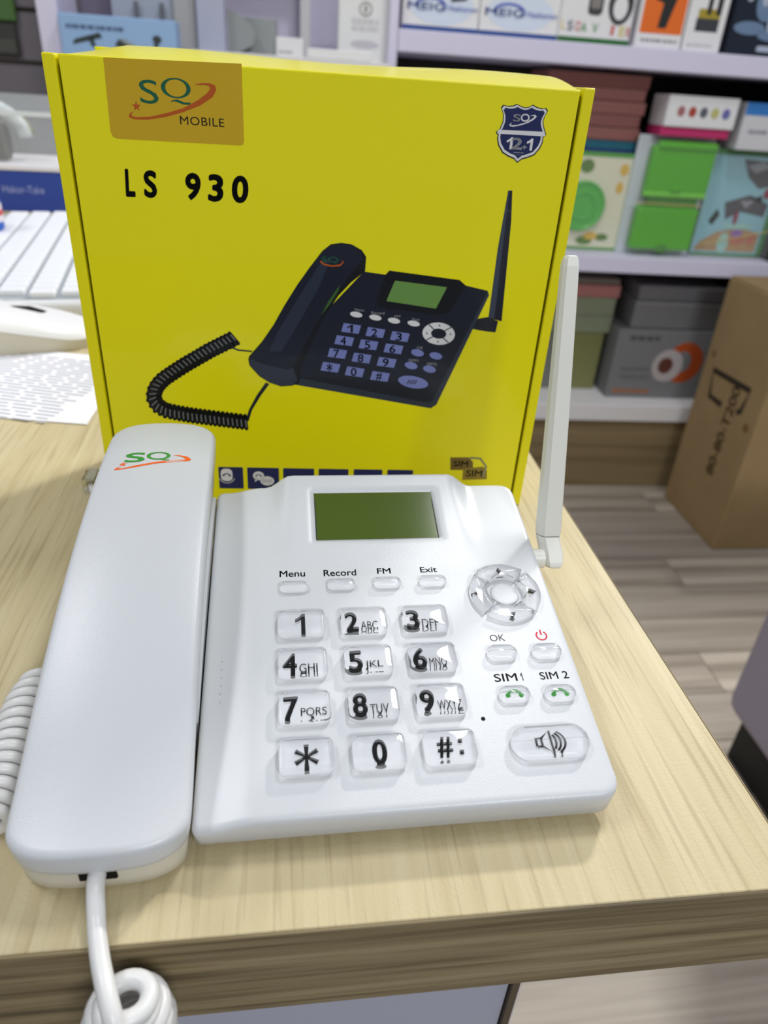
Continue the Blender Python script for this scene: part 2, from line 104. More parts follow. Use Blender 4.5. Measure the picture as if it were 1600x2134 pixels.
# ------------------------------------------------------------------ builders
def obj(name, verts, faces, material, parent=None, loc=(0, 0, 0), rot=(0, 0, 0), smooth=False):
    me = bpy.data.meshes.new(name); me.from_pydata([tuple(v) for v in verts], [], faces); me.update()
    if material: me.materials.append(material)
    if smooth:
        for p in me.polygons: p.use_smooth = True
    o = bpy.data.objects.new(name, me); COL.objects.link(o)
    o.location = loc; o.rotation_euler = rot
    if parent: o.parent = parent
    return o
def bmobj(name, bm, material, parent=None, loc=(0, 0, 0), rot=(0, 0, 0), smooth=False):
    me = bpy.data.meshes.new(name); bm.to_mesh(me); bm.free()
    if material: me.materials.append(material)
    if smooth:
        for p in me.polygons: p.use_smooth = True
    o = bpy.data.objects.new(name, me); COL.objects.link(o); o.location = loc; o.rotation_euler = rot
    if parent: o.parent = parent
    return o
def tag(o, label, cat, group=None):
    o['label'] = label; o['category'] = cat
    if group: o['group'] = group
    return o
def thing(name, label, cat, loc=(0, 0, 0), rz=0.0, group=None):
    o = bpy.data.objects.new(name, None); COL.objects.link(o); o.empty_display_size = 0.02
    o.location = loc; o.rotation_euler = (0, 0, rz); return tag(o, label, cat, group)
def structure(o): o['kind'] = 'structure'; return o
def boxbm(x0, x1, y0, y1, z0, z1, bev=0.0, seg=2, bm=None):
    bm = bm or bmesh.new()
    r = bmesh.ops.create_cube(bm, size=1)
    for v in r['verts']:
        v.co = Vector(((x0+x1)/2+v.co.x*(x1-x0), (y0+y1)/2+v.co.y*(y1-y0), (z0+z1)/2+v.co.z*(z1-z0)))
    if bev:
        es = list({e for v in r['verts'] for e in v.link_edges})
        bmesh.ops.bevel(bm, geom=es, offset=bev, segments=seg, profile=0.5, affect='EDGES')
    return bm
def box(name, x0, x1, y0, y1, z0, z1, material, parent=None, bev=0.0, seg=2, loc=(0, 0, 0), rot=(0, 0, 0)):
    return bmobj(name, boxbm(x0, x1, y0, y1, z0, z1, bev, seg), material, parent, loc, rot, smooth=False)
def tube(pts, r, n=10, closed_ends=True, ry=None):
    """mesh of a round tube along points"""
    P = [Vector(p) for p in pts]; V = []; F = []
    up = Vector((0, 0, 1)); prev = None
    for i, p in enumerate(P):
        t = (P[min(i+1, len(P)-1)]-P[max(i-1, 0)]).normalized()
        if prev is None:
            a = t.cross(up); a = a if a.length > 1e-3 else t.cross(Vector((1, 0, 0)))
            a.normalize()
        else:
            a = (prev-t*prev.dot(t)); a = a.normalized() if a.length > 1e-6 else t.orthogonal().normalized()
        prev = a; b = t.cross(a)
        for k in range(n):
            th = 2*math.pi*k/n; V.append(p+a*(r*math.cos(th))+b*((ry or r)*math.sin(th)))
    for i in range(len(P)-1):
        for k in range(n):
            F.append((i*n+k, i*n+(k+1) % n, (i+1)*n+(k+1) % n, (i+1)*n+k))
    if closed_ends:
        F.append(tuple(range(n))[::-1]); F.append(tuple((len(P)-1)*n+k for k in range(n)))
    return V, F
def smoothpath(P, n=8):
    P = [Vector(p) for p in P]; out = []
    for i in range(len(P)-1):
        p0 = P[max(i-1, 0)]; p1 = P[i]; p2 = P[i+1]; p3 = P[min(i+2, len(P)-1)]
        for k in range(n):
            t = k/n
            out.append(0.5*((2*p1)+(p2-p0)*t+(2*p0-5*p1+4*p2-p3)*t*t+(3*p1-p0-3*p2+p3)*t**3))
    out.append(P[-1]); return out
# flat printing: polygons given in 2-D on a face
FR_FRONT = (Vector((0, 0, 0)), Vector((1, 0, 0)), Vector((0, 0, 1)), Vector((0, -1, 0)))     # face looking to -y, u = x, v = z
FR_TOP = (Vector((0, 0, 0)), Vector((1, 0, 0)), Vector((0, 1, 0)), Vector((0, 0, 1)))
def tri(poly):
    return [tuple(f) for f in tessellate_polygon([[Vector((p[0], p[1], 0)) for p in poly]])]
def decal(name, polys, frame, off, material, parent, scale=MM, fn=None, th=None):
    """flat ink polygons; each poly is a list of (u, v), or (verts, faces)"""
    o, ux, uy, n = frame; V = []; F = []
    for pl in polys:
        b = len(V)
        if isinstance(pl, tuple): vs, fs = pl
        else: vs, fs = pl, tri(pl)
        for p in vs: V.append(o+(ux*p[0]+uy*p[1])*scale+n*off)
        nn = ux.cross(uy).dot(n)
        for f in fs:
            a, c, d = [vs[i] for i in f[:3]]
            cr = (c[0]-a[0])*(d[1]-a[1])-(c[1]-a[1])*(d[0]-a[0])
            f2 = tuple(b+i for i in f)
            F.append(f2 if cr*nn > 0 else f2[::-1])
    return obj(name, V, F, material, parent)
_txt = {}
def glyphs(s, bold=0.0, shear=0.0, space=1.0):
    key = (s, bold, shear, space)
    if key not in _txt:
        c = bpy.data.curves.new('lettering', 'FONT'); c.body = s; c.shear = shear; c.space_character = space
        c.resolution_u = 4
        t = bpy.data.objects.new('lettering', c); COL.objects.link(t)
        bpy.context.view_layer.update()
        me = bpy.data.meshes.new_from_object(t.evaluated_get(bpy.context.evaluated_depsgraph_get()))
        vs = [(v.co.x, v.co.y) for v in me.vertices]; fs = [tuple(p.vertices) for p in me.polygons]
        if bold:
            v0, f0 = vs, fs; vs = []; fs = []
            for k in range(12):
                dx, dy = bold*math.cos(k*math.pi/6), bold*math.sin(k*math.pi/6); b = len(vs)
                vs += [(x+dx, y+dy) for x, y in v0]; fs += [tuple(b+i for i in f) for f in f0]
        bpy.data.objects.remove(t); bpy.data.curves.remove(c); bpy.data.meshes.remove(me)
        _txt[key] = (vs, fs)
    return _txt[key]
ONE = [(0.62, 0), (0.62, 0.70), (0.5, 0.62), (0.28, 0.55), (0.28, 0.72), (0.50, 0.83), (0.68, 1.0), (0.86, 1.0), (0.86, 0)]
def one(x0, x1, y0, y1): return [(x0+(p[0]-.28)/.58*(x1-x0), y0+p[1]*(y1-y0)) for p in ONE]
def fit(s, x0, x1, y0, y1, bold=0.0, shear=0.0, space=1.0, keep=False):
    if s == '1': return one(x0, x1, y0, y1)
    vs, fs = glyphs(s, bold, shear, space)
    ax, bx_ = min(v[0] for v in vs), max(v[0] for v in vs); ay, by_ = min(v[1] for v in vs), max(v[1] for v in vs)
    kx = (x1-x0)/(bx_-ax); ky = (y1-y0)/(by_-ay)
    if keep:
        k = min(kx, ky); cx, cy = (x0+x1)/2, (y0+y1)/2
        return [(cx+(v[0]-(ax+bx_)/2)*k, cy+(v[1]-(ay+by_)/2)*k) for v in vs], fs
    return [(x0+(v[0]-ax)*kx, y0+(v[1]-ay)*ky) for v in vs], fs
def ell(cx, cy, rx, ry, n=28, a0=0, a1=2*math.pi):
    return [(cx+rx*math.cos(a0+(a1-a0)*i/n), cy+ry*math.sin(a0+(a1-a0)*i/n)) for i in range(n if a1-a0 > 6.28 else n+1)]
def rrect(x0, x1, y0, y1, r, n=5):
    out = []
    for cx, cy, a in ((x1-r, y1-r, 0), (x0+r, y1-r, 90), (x0+r, y0+r, 180), (x1-r, y0+r, 270)):
        for i in range(n+1):
            t = math.radians(a+90*i/n); out.append((cx+r*math.cos(t), cy+r*math.sin(t)))
    return out
def ringpoly(outer, inner):
    n = len(outer); vs = list(outer)+list(inner)
    return vs, [(i, (i+1) % n, n+(i+1) % n, n+i) for i in range(n)]
def line(pts, w):
    """a stroke of width w"""
    L = []; Rs = []
    for i, p in enumerate(pts):
        a = pts[max(i-1, 0)]; b = pts[min(i+1, len(pts)-1)]
        dx, dy = b[0]-a[0], b[1]-a[1]; l = math.hypot(dx, dy) or 1
        L.append((p[0]-dy/l*w/2, p[1]+dx/l*w/2)); Rs.append((p[0]+dy/l*w/2, p[1]-dx/l*w/2))
    n = len(pts)
    return L+Rs, [(i, i+1, n+i+1, n+i) for i in range(n-1)]
def smin(a, b, x):
    u = min(1, max(0, (x-a)/(b-a))); return u*u*(3-2*u)

# ------------------------------------------------------------------ common finishes
WHITE = mat('white_abs_plastic', (208, 211, 216), 0.30, 0.5, bump=0.16, bscale=2600)
WHITE2 = mat('warm_white_plastic', (212, 208, 194), 0.42, 0.45, bump=0.08, bscale=2600)
ANTM = mat('antenna_plastic', (234, 234, 226), 0.38, 0.45)
BLACK = mat('black_ink', (16, 17, 20), 0.5, 0.3)
DARK = mat('dark_cavity', (18, 17, 16), 0.7, 0.2)
CLEAR = mat('clear_acrylic', (250, 252, 255), 0.02, 0.5, trans=1.0, ior=1.47)
_nt = CLEAR.node_tree; _b = _nt.nodes['Principled BSDF']                    # part of the light goes straight through
_t = _nt.nodes.new('ShaderNodeBsdfTransparent'); _m = _nt.nodes.new('ShaderNodeMixShader'); _m.inputs[0].default_value = 0.20
_nt.links.new(_b.outputs[0], _m.inputs[1]); _nt.links.new(_t.outputs[0], _m.inputs[2]); _nt.links.new(_m.outputs[0], _nt.nodes['Material Output'].inputs[0])
PLATE = mat('pale_key_plate', (246, 247, 252), 0.5, 0.3)
LAV = mat('lavender_laminate', (220, 215, 236), 0.45, 0.4)
OFFW = mat('white_laminate', (226, 224, 224), 0.5, 0.4)

# ------------------------------------------------------------------ floor and walls
FLOOR_Z = -0.80
fl = structure(box('floor', -3.5, 3.5, -4.0, 2.6, FLOOR_Z-0.06, FLOOR_Z-0.006, mat('floor_underlay', (112, 105, 97), 0.8)))
plank_m = [wood('floor_plank_wood_%d' % i, [int(c*k) for c in (134, 124, 112)], [int(c*k) for c in (172, 162, 149)], [int(c*k) for c in (196, 186, 172)], 'X', 0.42, 0.5, 0.05, False, (i*3.1, i*1.7, 0))
           for i, k in enumerate((0.96, 1.0, 1.03, 0.98, 1.05))]
PW, PLN = 0.115, 0.92
pmesh = []
for i in range(5):
    o_ = box('plank', 0, PLN-0.0015, 0, PW-0.0015, -0.006, 0, plank_m[i], fl, 0.0006, 1); pmesh.append(o_)
first = [True]*5
k = 0
for r in range(20):
    for c in range(4):
        i = (r*3+c*2+(r//3)) % 5
        x = -1.5+c*PLN+(r*0.37 % 1.0)*PLN*0.9; y = -0.55+r*PW
        if first[i]: o_ = pmesh[i]; first[i] = False
        else:
            o_ = pmesh[i].copy(); COL.objects.link(o_); o_.parent = fl
        o_.location = (x, y, FLOOR_Z)
wb = structure(box('wall_back', -2.0, 2.6, 2.22, 2.30, FLOOR_Z-0.006, 1.9, mat('wall_paint', (196, 192, 202), 0.7)))

# ------------------------------------------------------------------ counter table
tb = thing('counter_table', 'pale wood counter table with a thick edge under the white telephone', 'table', (0, 0, FLOOR_Z))
TOPW = wood('pale_ash_laminate', (191, 176, 138), (199, 185, 148), (206, 193, 157), 'Y', 0.46, 1.0, 0.30, pores=0.5, big=150, spec=0.18)
EDGEW = wood('shaded_edge_wood', (92, 80, 57), (134, 119, 88), (160, 144, 110), 'X', 0.5, 1.0, 0.1, pores=0.95, big=170)  # darker than the tabletop: the edge's weaker light is put into its colour
H = -FLOOR_Z
box('tabletop', -1.30, -0.0009, 0.0009, 1.36, H-0.04, H, TOPW, tb, 0.0003, 1)
box('front_edge_band', -1.30, 0, 0, 0.00085, H-0.04, H-0.0002, EDGEW, tb, 0.0003, 1)
sb = box('side_edge_band', 0, 1.36, 0, 0.00085, H-0.04, H-0.0002, EDGEW, tb, 0.0003, 1, (0, 0.0009, 0), (0, 0, math.pi/2))
sb['label'] = 'wood edge band with a thin dark seam along the right side'
CAB = mat('cool_grey_laminate', (176, 180, 198), 0.5, 0.4)
box('front_panel', -1.28, -0.060, 0.045, 0.063, 0.0, H-0.04, CAB, tb, 0.001, 1)
box('panel_edge_strip', -0.0598, -0.0565, 0.043, 0.064, 0.0, H-0.04, mat('dark_edge_strip', (92, 80, 62), 0.6), tb)
box('side_panel', -0.0562, -0.040, 0.066, 1.30, 0.0, H-0.04, OFFW, tb, 0.001, 1)

# ------------------------------------------------------------------ telephone
TL = DATA['tilt']; TT = math.tan(TL); CT = math.cos(TL); ST = math.sin(TL); Z0 = 22.5
ph = thing('desk_telephone', 'white desk telephone base with clear number keys, green display and upright antenna', 'telephone', DATA['phone_loc'], DATA['phone_yaw'])
PX0, PX1, PY0, PY1 = -57.0, 75.9, -43.6, 101.4
L0, L1, LY0, LY1 = -15.6, 36.4, 67.4, 92.1
def hump(x, y): return 6.0*max(0, min(1.1, (y-52)/48))**1.3*smin(-36, -25, x)*(1-smin(45, 56, x))
def zs(x, y): return Z0+y*TT+hump(x, y)-2.4*(1-smin(-52, -38, x))
def gridlines(a, b, sp, step):
    L = [a+d for d in (0, .12, .4, .8, 1.3, 1.9, 2.6, 4)]+[b-d for d in (0, .12, .4, .8, 1.3, 1.9, 2.6, 4)]
    L += sp
    x = a+4+step
    while x < b-4.5: L.append(x); x += step
    L = sorted(set(round(v, 3) for v in L)); out = [L[0]]
    for v in L[1:]:
        if v-out[-1] > 0.11 or v in sp: out.append(v)
    return out
def lcdcut(x, y):
    e = min(x-L0, L1-x, y-LY0, LY1-y)
    if e >= 0.29: return 2.0
    if e > 0: return 0.8+1.2*e/0.3
    if e > -1.9: return 0.8*(1+e/1.9)
    return 0
def housing():
    sx = [L0-1.9, L0, L0+.3, L1-.3, L1, L1+1.9]; sy = [LY0-1.9, LY0, LY0+.3, LY1-.3, LY1, LY1+1.9]
    xs = gridlines(PX0, PX1, sx, 2.4); ys = gridlines(PY0, PY1, sy, 2.4)
    crn = [(PX1, PY0, 6.5, 1, -1), (PX1, PY1, 6, 1, 1), (PX0, PY0, 2.5, -1, -1), (PX0, PY1, 3, -1, 1)]
    V = []; nx, ny = len(xs), len(ys); FR = 2.0
    for y in ys:
        for x in xs:
            d = min(x-PX0, PX1-x, y-PY0, PY1-y); X, Y = x, y
            for cx, cy, r, sx_, sy_ in crn:
                a = (x-(cx-sx_*r))*sx_; b = (y-(cy-sy_*r))*sy_
                if a > 0 and b > 0:
                    k = max(a, b)/math.hypot(a, b); X = cx-sx_*r+sx_*a*k; Y = cy-sy_*r+sy_*b*k
            f = 0 if d >= FR else FR-math.sqrt(max(0, FR*FR-(FR-d)**2))
            V.append([X, Y, zs(X, Y)-f-lcdcut(x, y)])
    F = [(j*nx+i, j*nx+i+1, (j+1)*nx+i+1, (j+1)*nx+i) for j in range(ny-1) for i in range(nx-1)]
    loop = [i for i in range(nx)]+[j*nx+nx-1 for j in range(1, ny)]+[(ny-1)*nx+i for i in range(nx-2, -1, -1)]+[j*nx for j in range(ny-2, 0, -1)]
    cx, cy = (PX0+PX1)/2, (PY0+PY1)/2
    prev = loop
    for dz, ins in ((2.5, 0.0), (9.0, 0.5), (9.6, 1.1), (9.6, 6.0)):
        new = []
        for i in loop:
            x, y, z = V[i]; kx = 1-ins/(PX1-PX0)*2; ky = 1-ins/(PY1-PY0)*2
            new.append(len(V)); V.append([cx+(x-cx)*kx, cy+(y-cy)*ky, Z0+y*TT-dz if dz > 3 else min(z-0.3, Z0+y*TT-dz)])
        n = len(loop)
        F += [(prev[(a+1) % n], prev[a], new[a], new[(a+1) % n]) for a in range(n)]
        prev = new
    o = obj('housing', [[c*MM for c in v] for v in V], F, WHITE, ph, smooth=True)
    return o
hs_o = housing()
def wedge(name, x0, x1, y0, y1, zb, top, material, parent, n=24):
    """solid with a curved top: z = top(y)"""
    V = []; F = []
    for i in range(n+1):
        y = y0+(y1-y0)*i/n
        for x, z in ((x0, zb), (x1, zb), (x1, top(y)), (x0, top(y))): V.append((x*MM, y*MM, z*MM))
    for i in range(n):
        for k in range(4):
            F.append((4*i+k, 4*i+(k+1) % 4, 4*i+4+(k+1) % 4, 4*i+4+k))
    F.append((3, 2, 1, 0)); F.append((4*n, 4*n+1, 4*n+2, 4*n+3))
    return obj(name, V, F, material, parent)
HU = lambda y: (y-30)/70
def hz_(y):
    if y < -25:
        t = -25-y; return hz_(-25)-0.4667*t+0.0034*t*t
    u = HU(y); return 48.77+21.39*u-7.18*u*u
def hb_(y): return max(1.3, hz_(y)-(20.5+2.5*smin(60, 110, y)))
wedge('lower_housing', -50, 67, -31, 93, 1.6, lambda y: Z0+y*TT-9.3, WHITE2, ph)
wedge('handset_cradle', -99, -57.6, -6, 100, 1.6, lambda y: max(4, hb_(y)-0.5), WHITE, ph)
RUB = mat('grey_rubber', (70, 70, 70), 0.8, 0.2)
for fx, fy in ((-42, -24), (58, -24), (58, 84), (-90, 84), (-90, 4)):
    V, F = tube([(fx*MM, fy*MM, 0), (fx*MM, fy*MM, 1.7*MM)], 5*MM, 16); obj('foot', V, F, RUB, ph)
# display
def zt_lcd(y): return Z0+y*TT+6.0*((y-52)/48)**1.3
zA, zB = zt_lcd(LY0)-1.25, zt_lcd(LY1)-1.25
LCDM = mat('green_lcd', (74, 92, 24), 0.12, 0.35, coat=0.35)
lcd = obj('display', [((x)*MM, y*MM, z*MM) for x, y, z in ((L0+.25, LY0+.25, zA), (L1-.25, LY0+.25, zA), (L1-.25, LY1-.25, zB), (L0+.25, LY1-.25, zB), (L0+.25, LY0+.25, zA-.5), (L1-.25, LY0+.25, zA-.5), (L1-.25, LY1-.25, zB-.5), (L0+.25, LY1-.25, zB-.5))],
          [(0, 1, 2, 3), (7, 6, 5, 4), (0, 4, 5, 1), (1, 5, 6, 2), (2, 6, 7, 3), (3, 7, 4, 0)], LCDM, ph)
lcd['label'] = 'dark green liquid crystal display'
GASK = mat('black_gasket', (14, 15, 14), 0.5)
g = []
def lz(y): return zA+(zB-zA)*(y-LY0)/(LY1-LY0)+0.06
Vg = []; Fg = []
for (ax, ay, bx_, by_) in ((L0, LY1-.75, L1, LY1-.25), (L0+.2, LY0+.2, L0+.6, LY1-.3), (L1-.6, LY0+.2, L1-.2, LY1-.3), (L0+.2, LY0+.2, L1-.2, LY0+.55)):
    b = len(Vg); Vg += [(ax*MM, ay*MM, lz(ay)*MM), (bx_*MM, ay*MM, lz(ay)*MM), (bx_*MM, by_*MM, lz(by_)*MM), (ax*MM, by_*MM, lz(by_)*MM)]; Fg.append((b, b+1, b+2, b+3))
obj('display_gasket', Vg, Fg, GASK, lcd)

# keys: clear domed caps over a pale printed plate
def cap_mesh(name, outline, h, fil=0.9, dome=0.35, zb=0.06):
    """outline: closed list of (x, y) mm centred on 0"""
    n = len(outline); V = []; F = []
    def ring(ins, z):
        b = len(V); L = len(outline)
        for i, p in enumerate(outline):
            a, c = outline[i-1], outline[(i+1) % L]
            dx, dy = c[0]-a[0], c[1]-a[1]; l = math.hypot(dx, dy) or 1
            V.append(((p[0]-dy/l*ins)*MM, (p[1]+dx/l*ins)*MM, z*MM))
        return b
    R = [ring(0.10, zb), ring(0, zb+0.2), ring(0, h-fil)]
    for k in range(1, 6):
        t = k/5*math.pi/2; R.append(ring(fil*(1-math.cos(t)), h-fil+fil*math.sin(t)))
    for a, b in zip(R, R[1:]):
        F += [(a+i, a+(i+1) % n, b+(i+1) % n, b+i) for i in range(n)]
    last = R[-1]
    cx = sum(V[last+i][0] for i in range(n))/n; cy = sum(V[last+i][1] for i in range(n))/n
    for s, dz in ((0.7, 0.5), (0.35, 0.88)) if dome else ():
        b = len(V)
        for i in range(n):
            v = V[last+i]; 
            V.append((cx+(v[0]-cx)*s/(1.0 if s == 0.7 else 1.0), cy+(v[1]-cy)*s, (h+dome*dz)*MM))
        R.append(b)
    for a, b in zip(R[-3:], R[-2:]) if dome else ():
        F += [(a+i, a+(i+1) % n, b+(i+1) % n, b+i) for i in range(n)]
    if dome:
        c = len(V); V.append((cx, cy, (h+dome)*MM)); b = R[-1]
        F += [(b+i, b+(i+1) % n, c) for i in range(n)]
    else: F.append(tuple(last+i for i in range(n)))
    F.append(tuple(R[0]+i for i in range(n))[::-1])
    me = bpy.data.meshes.new(name); me.from_pydata(V, [], F); me.update(); me.materials.append(CLEAR)
    for p in me.polygons: p.use_smooth = len(p.vertices) < 6
    return me
def stadium(w, d, n=8): return rrect(-w/2, w/2, -d/2, d/2, min(w, d)/2-0.01, n)
def sink(x, v, me, prints, plate=None, label=None):
    """one key: cap > plate, print"""
    y = v*CT; o = bpy.data.objects.new('key', me); COL.objects.link(o); o.parent = ph
    o.location = (x*MM, y*MM, (zs(x, y)+0.02)*MM); o.rotation_euler = (TL, 0, 0)
    if plate: decal('key_plate', [plate], FR_TOP, 0.00012, PLATE, o)
    for i, (polys, m_) in enumerate(prints): decal('key_print', polys, FR_TOP, 0.00018+0.00002*i, m_, o)
    if label: o['label'] = label
    return o
KW, KD = 17.2, 11.2
number_cap = cap_mesh('number_key_cap', rrect(-KW/2, KW/2, -KD/2, KD/2, 2.2, 5), 3.6, 1.0, 0.25)
kplate = rrect(-KW/2+.35, KW/2-.35, -KD/2+.35, KD/2-.35, 1.8, 4)
legend = {'1': '', '2': 'ABC', '3': 'DEF', '4': 'GHI', '5': 'JKL', '6': 'MNO', '7': 'PQRS', '8': 'TUV', '9': 'WXYZ', '*': '', '0': '', '#': ''}
for i, ch in enumerate('123456789*0#'):
    r, c = divmod(i, 3); x = (c-1)*22.88; v = -(r-1.5)*17.28
    pr = []
    if legend[ch]:
        pr.append(fit(ch, -6.9, -2.0, -4.0, 4.3, bold=0.035)); n = len(legend[ch])
        pr.append(fit(legend[ch], -1.3, -1.3+2.1*n, -3.4, 0.0, bold=0.008))
    elif ch == '*':
        for k in range(6):
            t = math.pi/2+k*math.pi/3; L = 4.0; w = 0.8
            pr.append([(-w*math.sin(t)*.5, w*math.cos(t)*.5), (L*math.cos(t)-w*math.sin(t), L*math.sin(t)+w*math.cos(t)), (L*math.cos(t)+w*math.sin(t), L*math.sin(t)-w*math.cos(t)), (w*math.sin(t)*.5, -w*math.cos(t)*.5)])
    elif ch == '#':
        pr.append(fit('#', -4.0, 1.0, -3.3, 3.7, bold=0.03)); pr += [rrect(3.0, 4.4, 1.2, 2.8, .2, 2), rrect(3.0, 4.4, -2.6, -1.0, .2, 2)]
    else:
        pr.append(fit(ch, -2.2, 2.6 if ch == '0' else 1.4, -4.0, 4.3, bold=0.035))
    sink(x, v, number_cap, [(pr, BLACK)], kplate, 'clear number key %s' % {'*': 'star', '#': 'hash'}.get(ch, ch))
soft_cap = cap_mesh('soft_key_cap', stadium(11.0, 4.9), 2.6, 1.2, 0.3)
fn_cap = cap_mesh('function_key_cap', stadium(11.2, 6.2), 2.7, 1.2, 0.35)
spk_cap = cap_mesh('speaker_key_cap', stadium(26.5, 11.6, 10), 3.2, 1.3, 0.0)
BT = DATA['btn']
for nme in ('menu', 'record', 'fm', 'exit'):
    sink(BT[nme][0], BT[nme][1], soft_cap, [], stadium(10.3, 4.2), 'small clear %s key' % nme)
GREEN = mat('green_ink', (64, 160, 62), 0.5, 0.3); RED = mat('red_ink', (205, 52, 74), 0.5, 0.3); GREYI = mat('grey_ink', (74, 74, 78), 0.5, 0.3)
def handset_icon(s):
    arc = [(s*math.cos(t)*1.0, s*math.sin(t)*.85-s*.35) for t in [math.radians(a) for a in range(25, 160, 9)]]
    return [line(arc, s*.34), ell(arc[0][0], arc[0][1]-s*.12, s*.34, s*.28, 12), ell(arc[-1][0], arc[-1][1]-s*.12, s*.34, s*.28, 12)]
sink(*BT['ok'], fn_cap, [], stadium(10.4, 5.4), 'small clear OK key'); sink(*BT['pw'], fn_cap, [], stadium(10.4, 5.4), 'small clear power key')
sink(*BT['s1'], fn_cap, [(handset_icon(2.6), GREEN)], stadium(10.4, 5.4), 'clear call key with green handset mark under SIM 1')
sink(*BT['s2'], fn_cap, [(handset_icon(2.6), GREEN)], stadium(10.4, 5.4), 'clear call key with green handset mark under SIM 2')
spk = [line([(-4, -1.3), (-2.4, -1.3), (0.4, -3.6), (0.4, 3.6), (-2.4, 1.3), (-4, 1.3), (-4, -1.3)], .75), line([(-2.4, -1.3), (-2.4, 1.3)], .65)]
for k in range(3):
    spk.append(line([(0.2+(1.6+k*1.35)*math.cos(t), (2.6+k*.55)*math.sin(t)) for t in [math.radians(a) for a in range(-62, 63, 12)]], .65))
spk = [([(p[0]*1.15, p[1]*1.1) for p in q[0]], q[1]) for q in spk]
sink(*BT['spk'], spk_cap, [(spk, BLACK)], stadium(25.6, 10.8, 8), 'wide oval clear loudspeaker key')
# round navigation pad: four clear segments
def segm(a0, a1, r0, r1, n=12):
    return [(r1*math.cos(a0+(a1-a0)*i/n), r1*math.sin(a0+(a1-a0)*i/n)) for i in range(n+1)]+[(r0*math.cos(a1-(a1-a0)*i/n), r0*math.sin(a1-(a1-a0)*i/n)) for i in range(n+1)]
for k, nm in enumerate(('right', 'up', 'left', 'down')):
    th = k*math.pi/2; h = math.radians(41.5)
    cx, cy = 10.9*math.cos(th), 10.9*math.sin(th)
    o_ = segm(th-h, th+h, 7.2, 14.0)
    me = cap_mesh('arrow_key_cap', o_, 2.8, 0.7, 0.1)
    tr = [(cx+2.0*math.cos(th), cy+2.0*math.sin(th)), (cx-1.1*math.cos(th)-1.9*math.sin(th), cy-1.1*math.sin(th)+1.9*math.cos(th)), (cx-1.1*math.cos(th)+1.9*math.sin(th), cy-1.1*math.sin(th)-1.9*math.cos(th))]
    sink(BT['nav'][0], BT['nav'][1], me, [([tr], BLACK)], segm(th-h*.96, th+h*.96, 7.6, 13.6), 'clear %s arrow key of the round pad' % nm)
nv = [(7.0*math.cos(t), 7.0*math.sin(t)) for t in [2*math.pi*i/32 for i in range(32)]]
nb_me = cap_mesh('pad_hub', [(p[0]*.82, p[1]*.82) for p in nv], 1.0, 0.9, 0.1); nb_me.materials[0] = WHITE
nb = bpy.data.objects.new('pad_hub', nb_me); COL.objects.link(nb); nb.parent = ph; nb.rotation_euler = (TL, 0, 0)
yy = BT['nav'][1]*CT; nb.location = (BT['nav'][0]*MM, yy*MM, (zs(BT['nav'][0], yy)-0.3)*MM)
# printed captions on the panel
FR_PANEL = (Vector((0, 0, Z0*MM)), Vector((1, 0, 0)), Vector((0, CT, ST)), Vector((0, -ST, CT)))
for s, (a, b, c, d) in DATA['labels'].items():
    if s == 'power':
        cx, cy = (a+b)/2, (c+d)/2-.15; r = 1.95
        arc = [(cx+r*math.sin(t), cy+r*math.cos(t)) for t in [math.radians(q) for q in range(35, 326, 12)]]
        q_ = decal('power_symbol', [line(arc, .62), line([(cx, cy+.3), (cx, cy+2.7)], .62)], FR_PANEL, 0.00006, RED, ph)
    else:
        tx = [fit(s, a, b, c, d, bold=0.008)] if s != 'SIM 1' else [fit('SIM', a, a+(b-a)*.78, c, d, bold=0.008), one(b-(b-a)*.10, b-(b-a)*.02, c, d)]
        q_ = decal('caption', tx if 'SIM' in s else [fit(s, a, b, c, d, bold=0.012 if s in ('Menu', 'Record', 'FM', 'Exit') else 0.0)], FR_PANEL, 0.00006, BLACK if 'SIM' not in s and s != 'OK' else GREYI, ph)
        q_['label'] = 'printed caption %s' % s
q_ = decal('microphone_hole', [ell(BT['mic'][0], BT['mic'][1], .75, .75, 16)], FR_PANEL, 0.00006, DARK, ph)
# sounder slots beside the handset
sp_v = []; sp_f = []
for k in range(6):
    V, F = tube([(-50.5*MM, (14-k*3.2)*MM, (zs(-50.5, 14-k*3.2)-.4)*MM), (-50.5*MM, (14-k*3.2)*MM, (zs(-50.5, 14-k*3.2)+.25)*MM)], .5*MM, 8)
    b = len(sp_v); sp_v += V; sp_f += [tuple(b+i for i in f) for f in F]
obj('sounder_dots', sp_v, sp_f, WHITE, ph)
# antenna: hinge knuckle on the right side and a tapering flat blade
A0, A1, A2 = [Vector(v) for v in DATA['ant']]
def loftz(name, secs, material, parent, smooth=False, hard=None):
    n = len(secs[0]); V = [v for s in secs for v in s]; F = []
    for i in range(len(secs)-1):
        F += [(i*n+k, i*n+(k+1) % n, (i+1)*n+(k+1) % n, (i+1)*n+k) for k in range(n)]
    F.append(tuple(range(n))[::-1]); F.append(tuple((len(secs)-1)*n+k for k in range(n)))
    return obj(name, [[c*MM for c in v] for v in V], F, material, parent, smooth=smooth)
ad = (A2-A1).normalized(); ax_ = Vector((1, 0, 0)); ay_ = ad.cross(ax_).normalized()
def bsec(c, w, t, cut=0.30):
    out = []
    for a, b in ((-1+cut, -1), (1-cut, -1), (1, -1+2*cut*1.1), (1, 1-cut), (1-cut, 1), (-1+cut, 1), (-1, 1-cut), (-1, -1+2*cut*1.1)):
        out.append(c+ax_*(a*w/2)+ay_*(b*t/2))
    return out
LA = (A2-A1).length
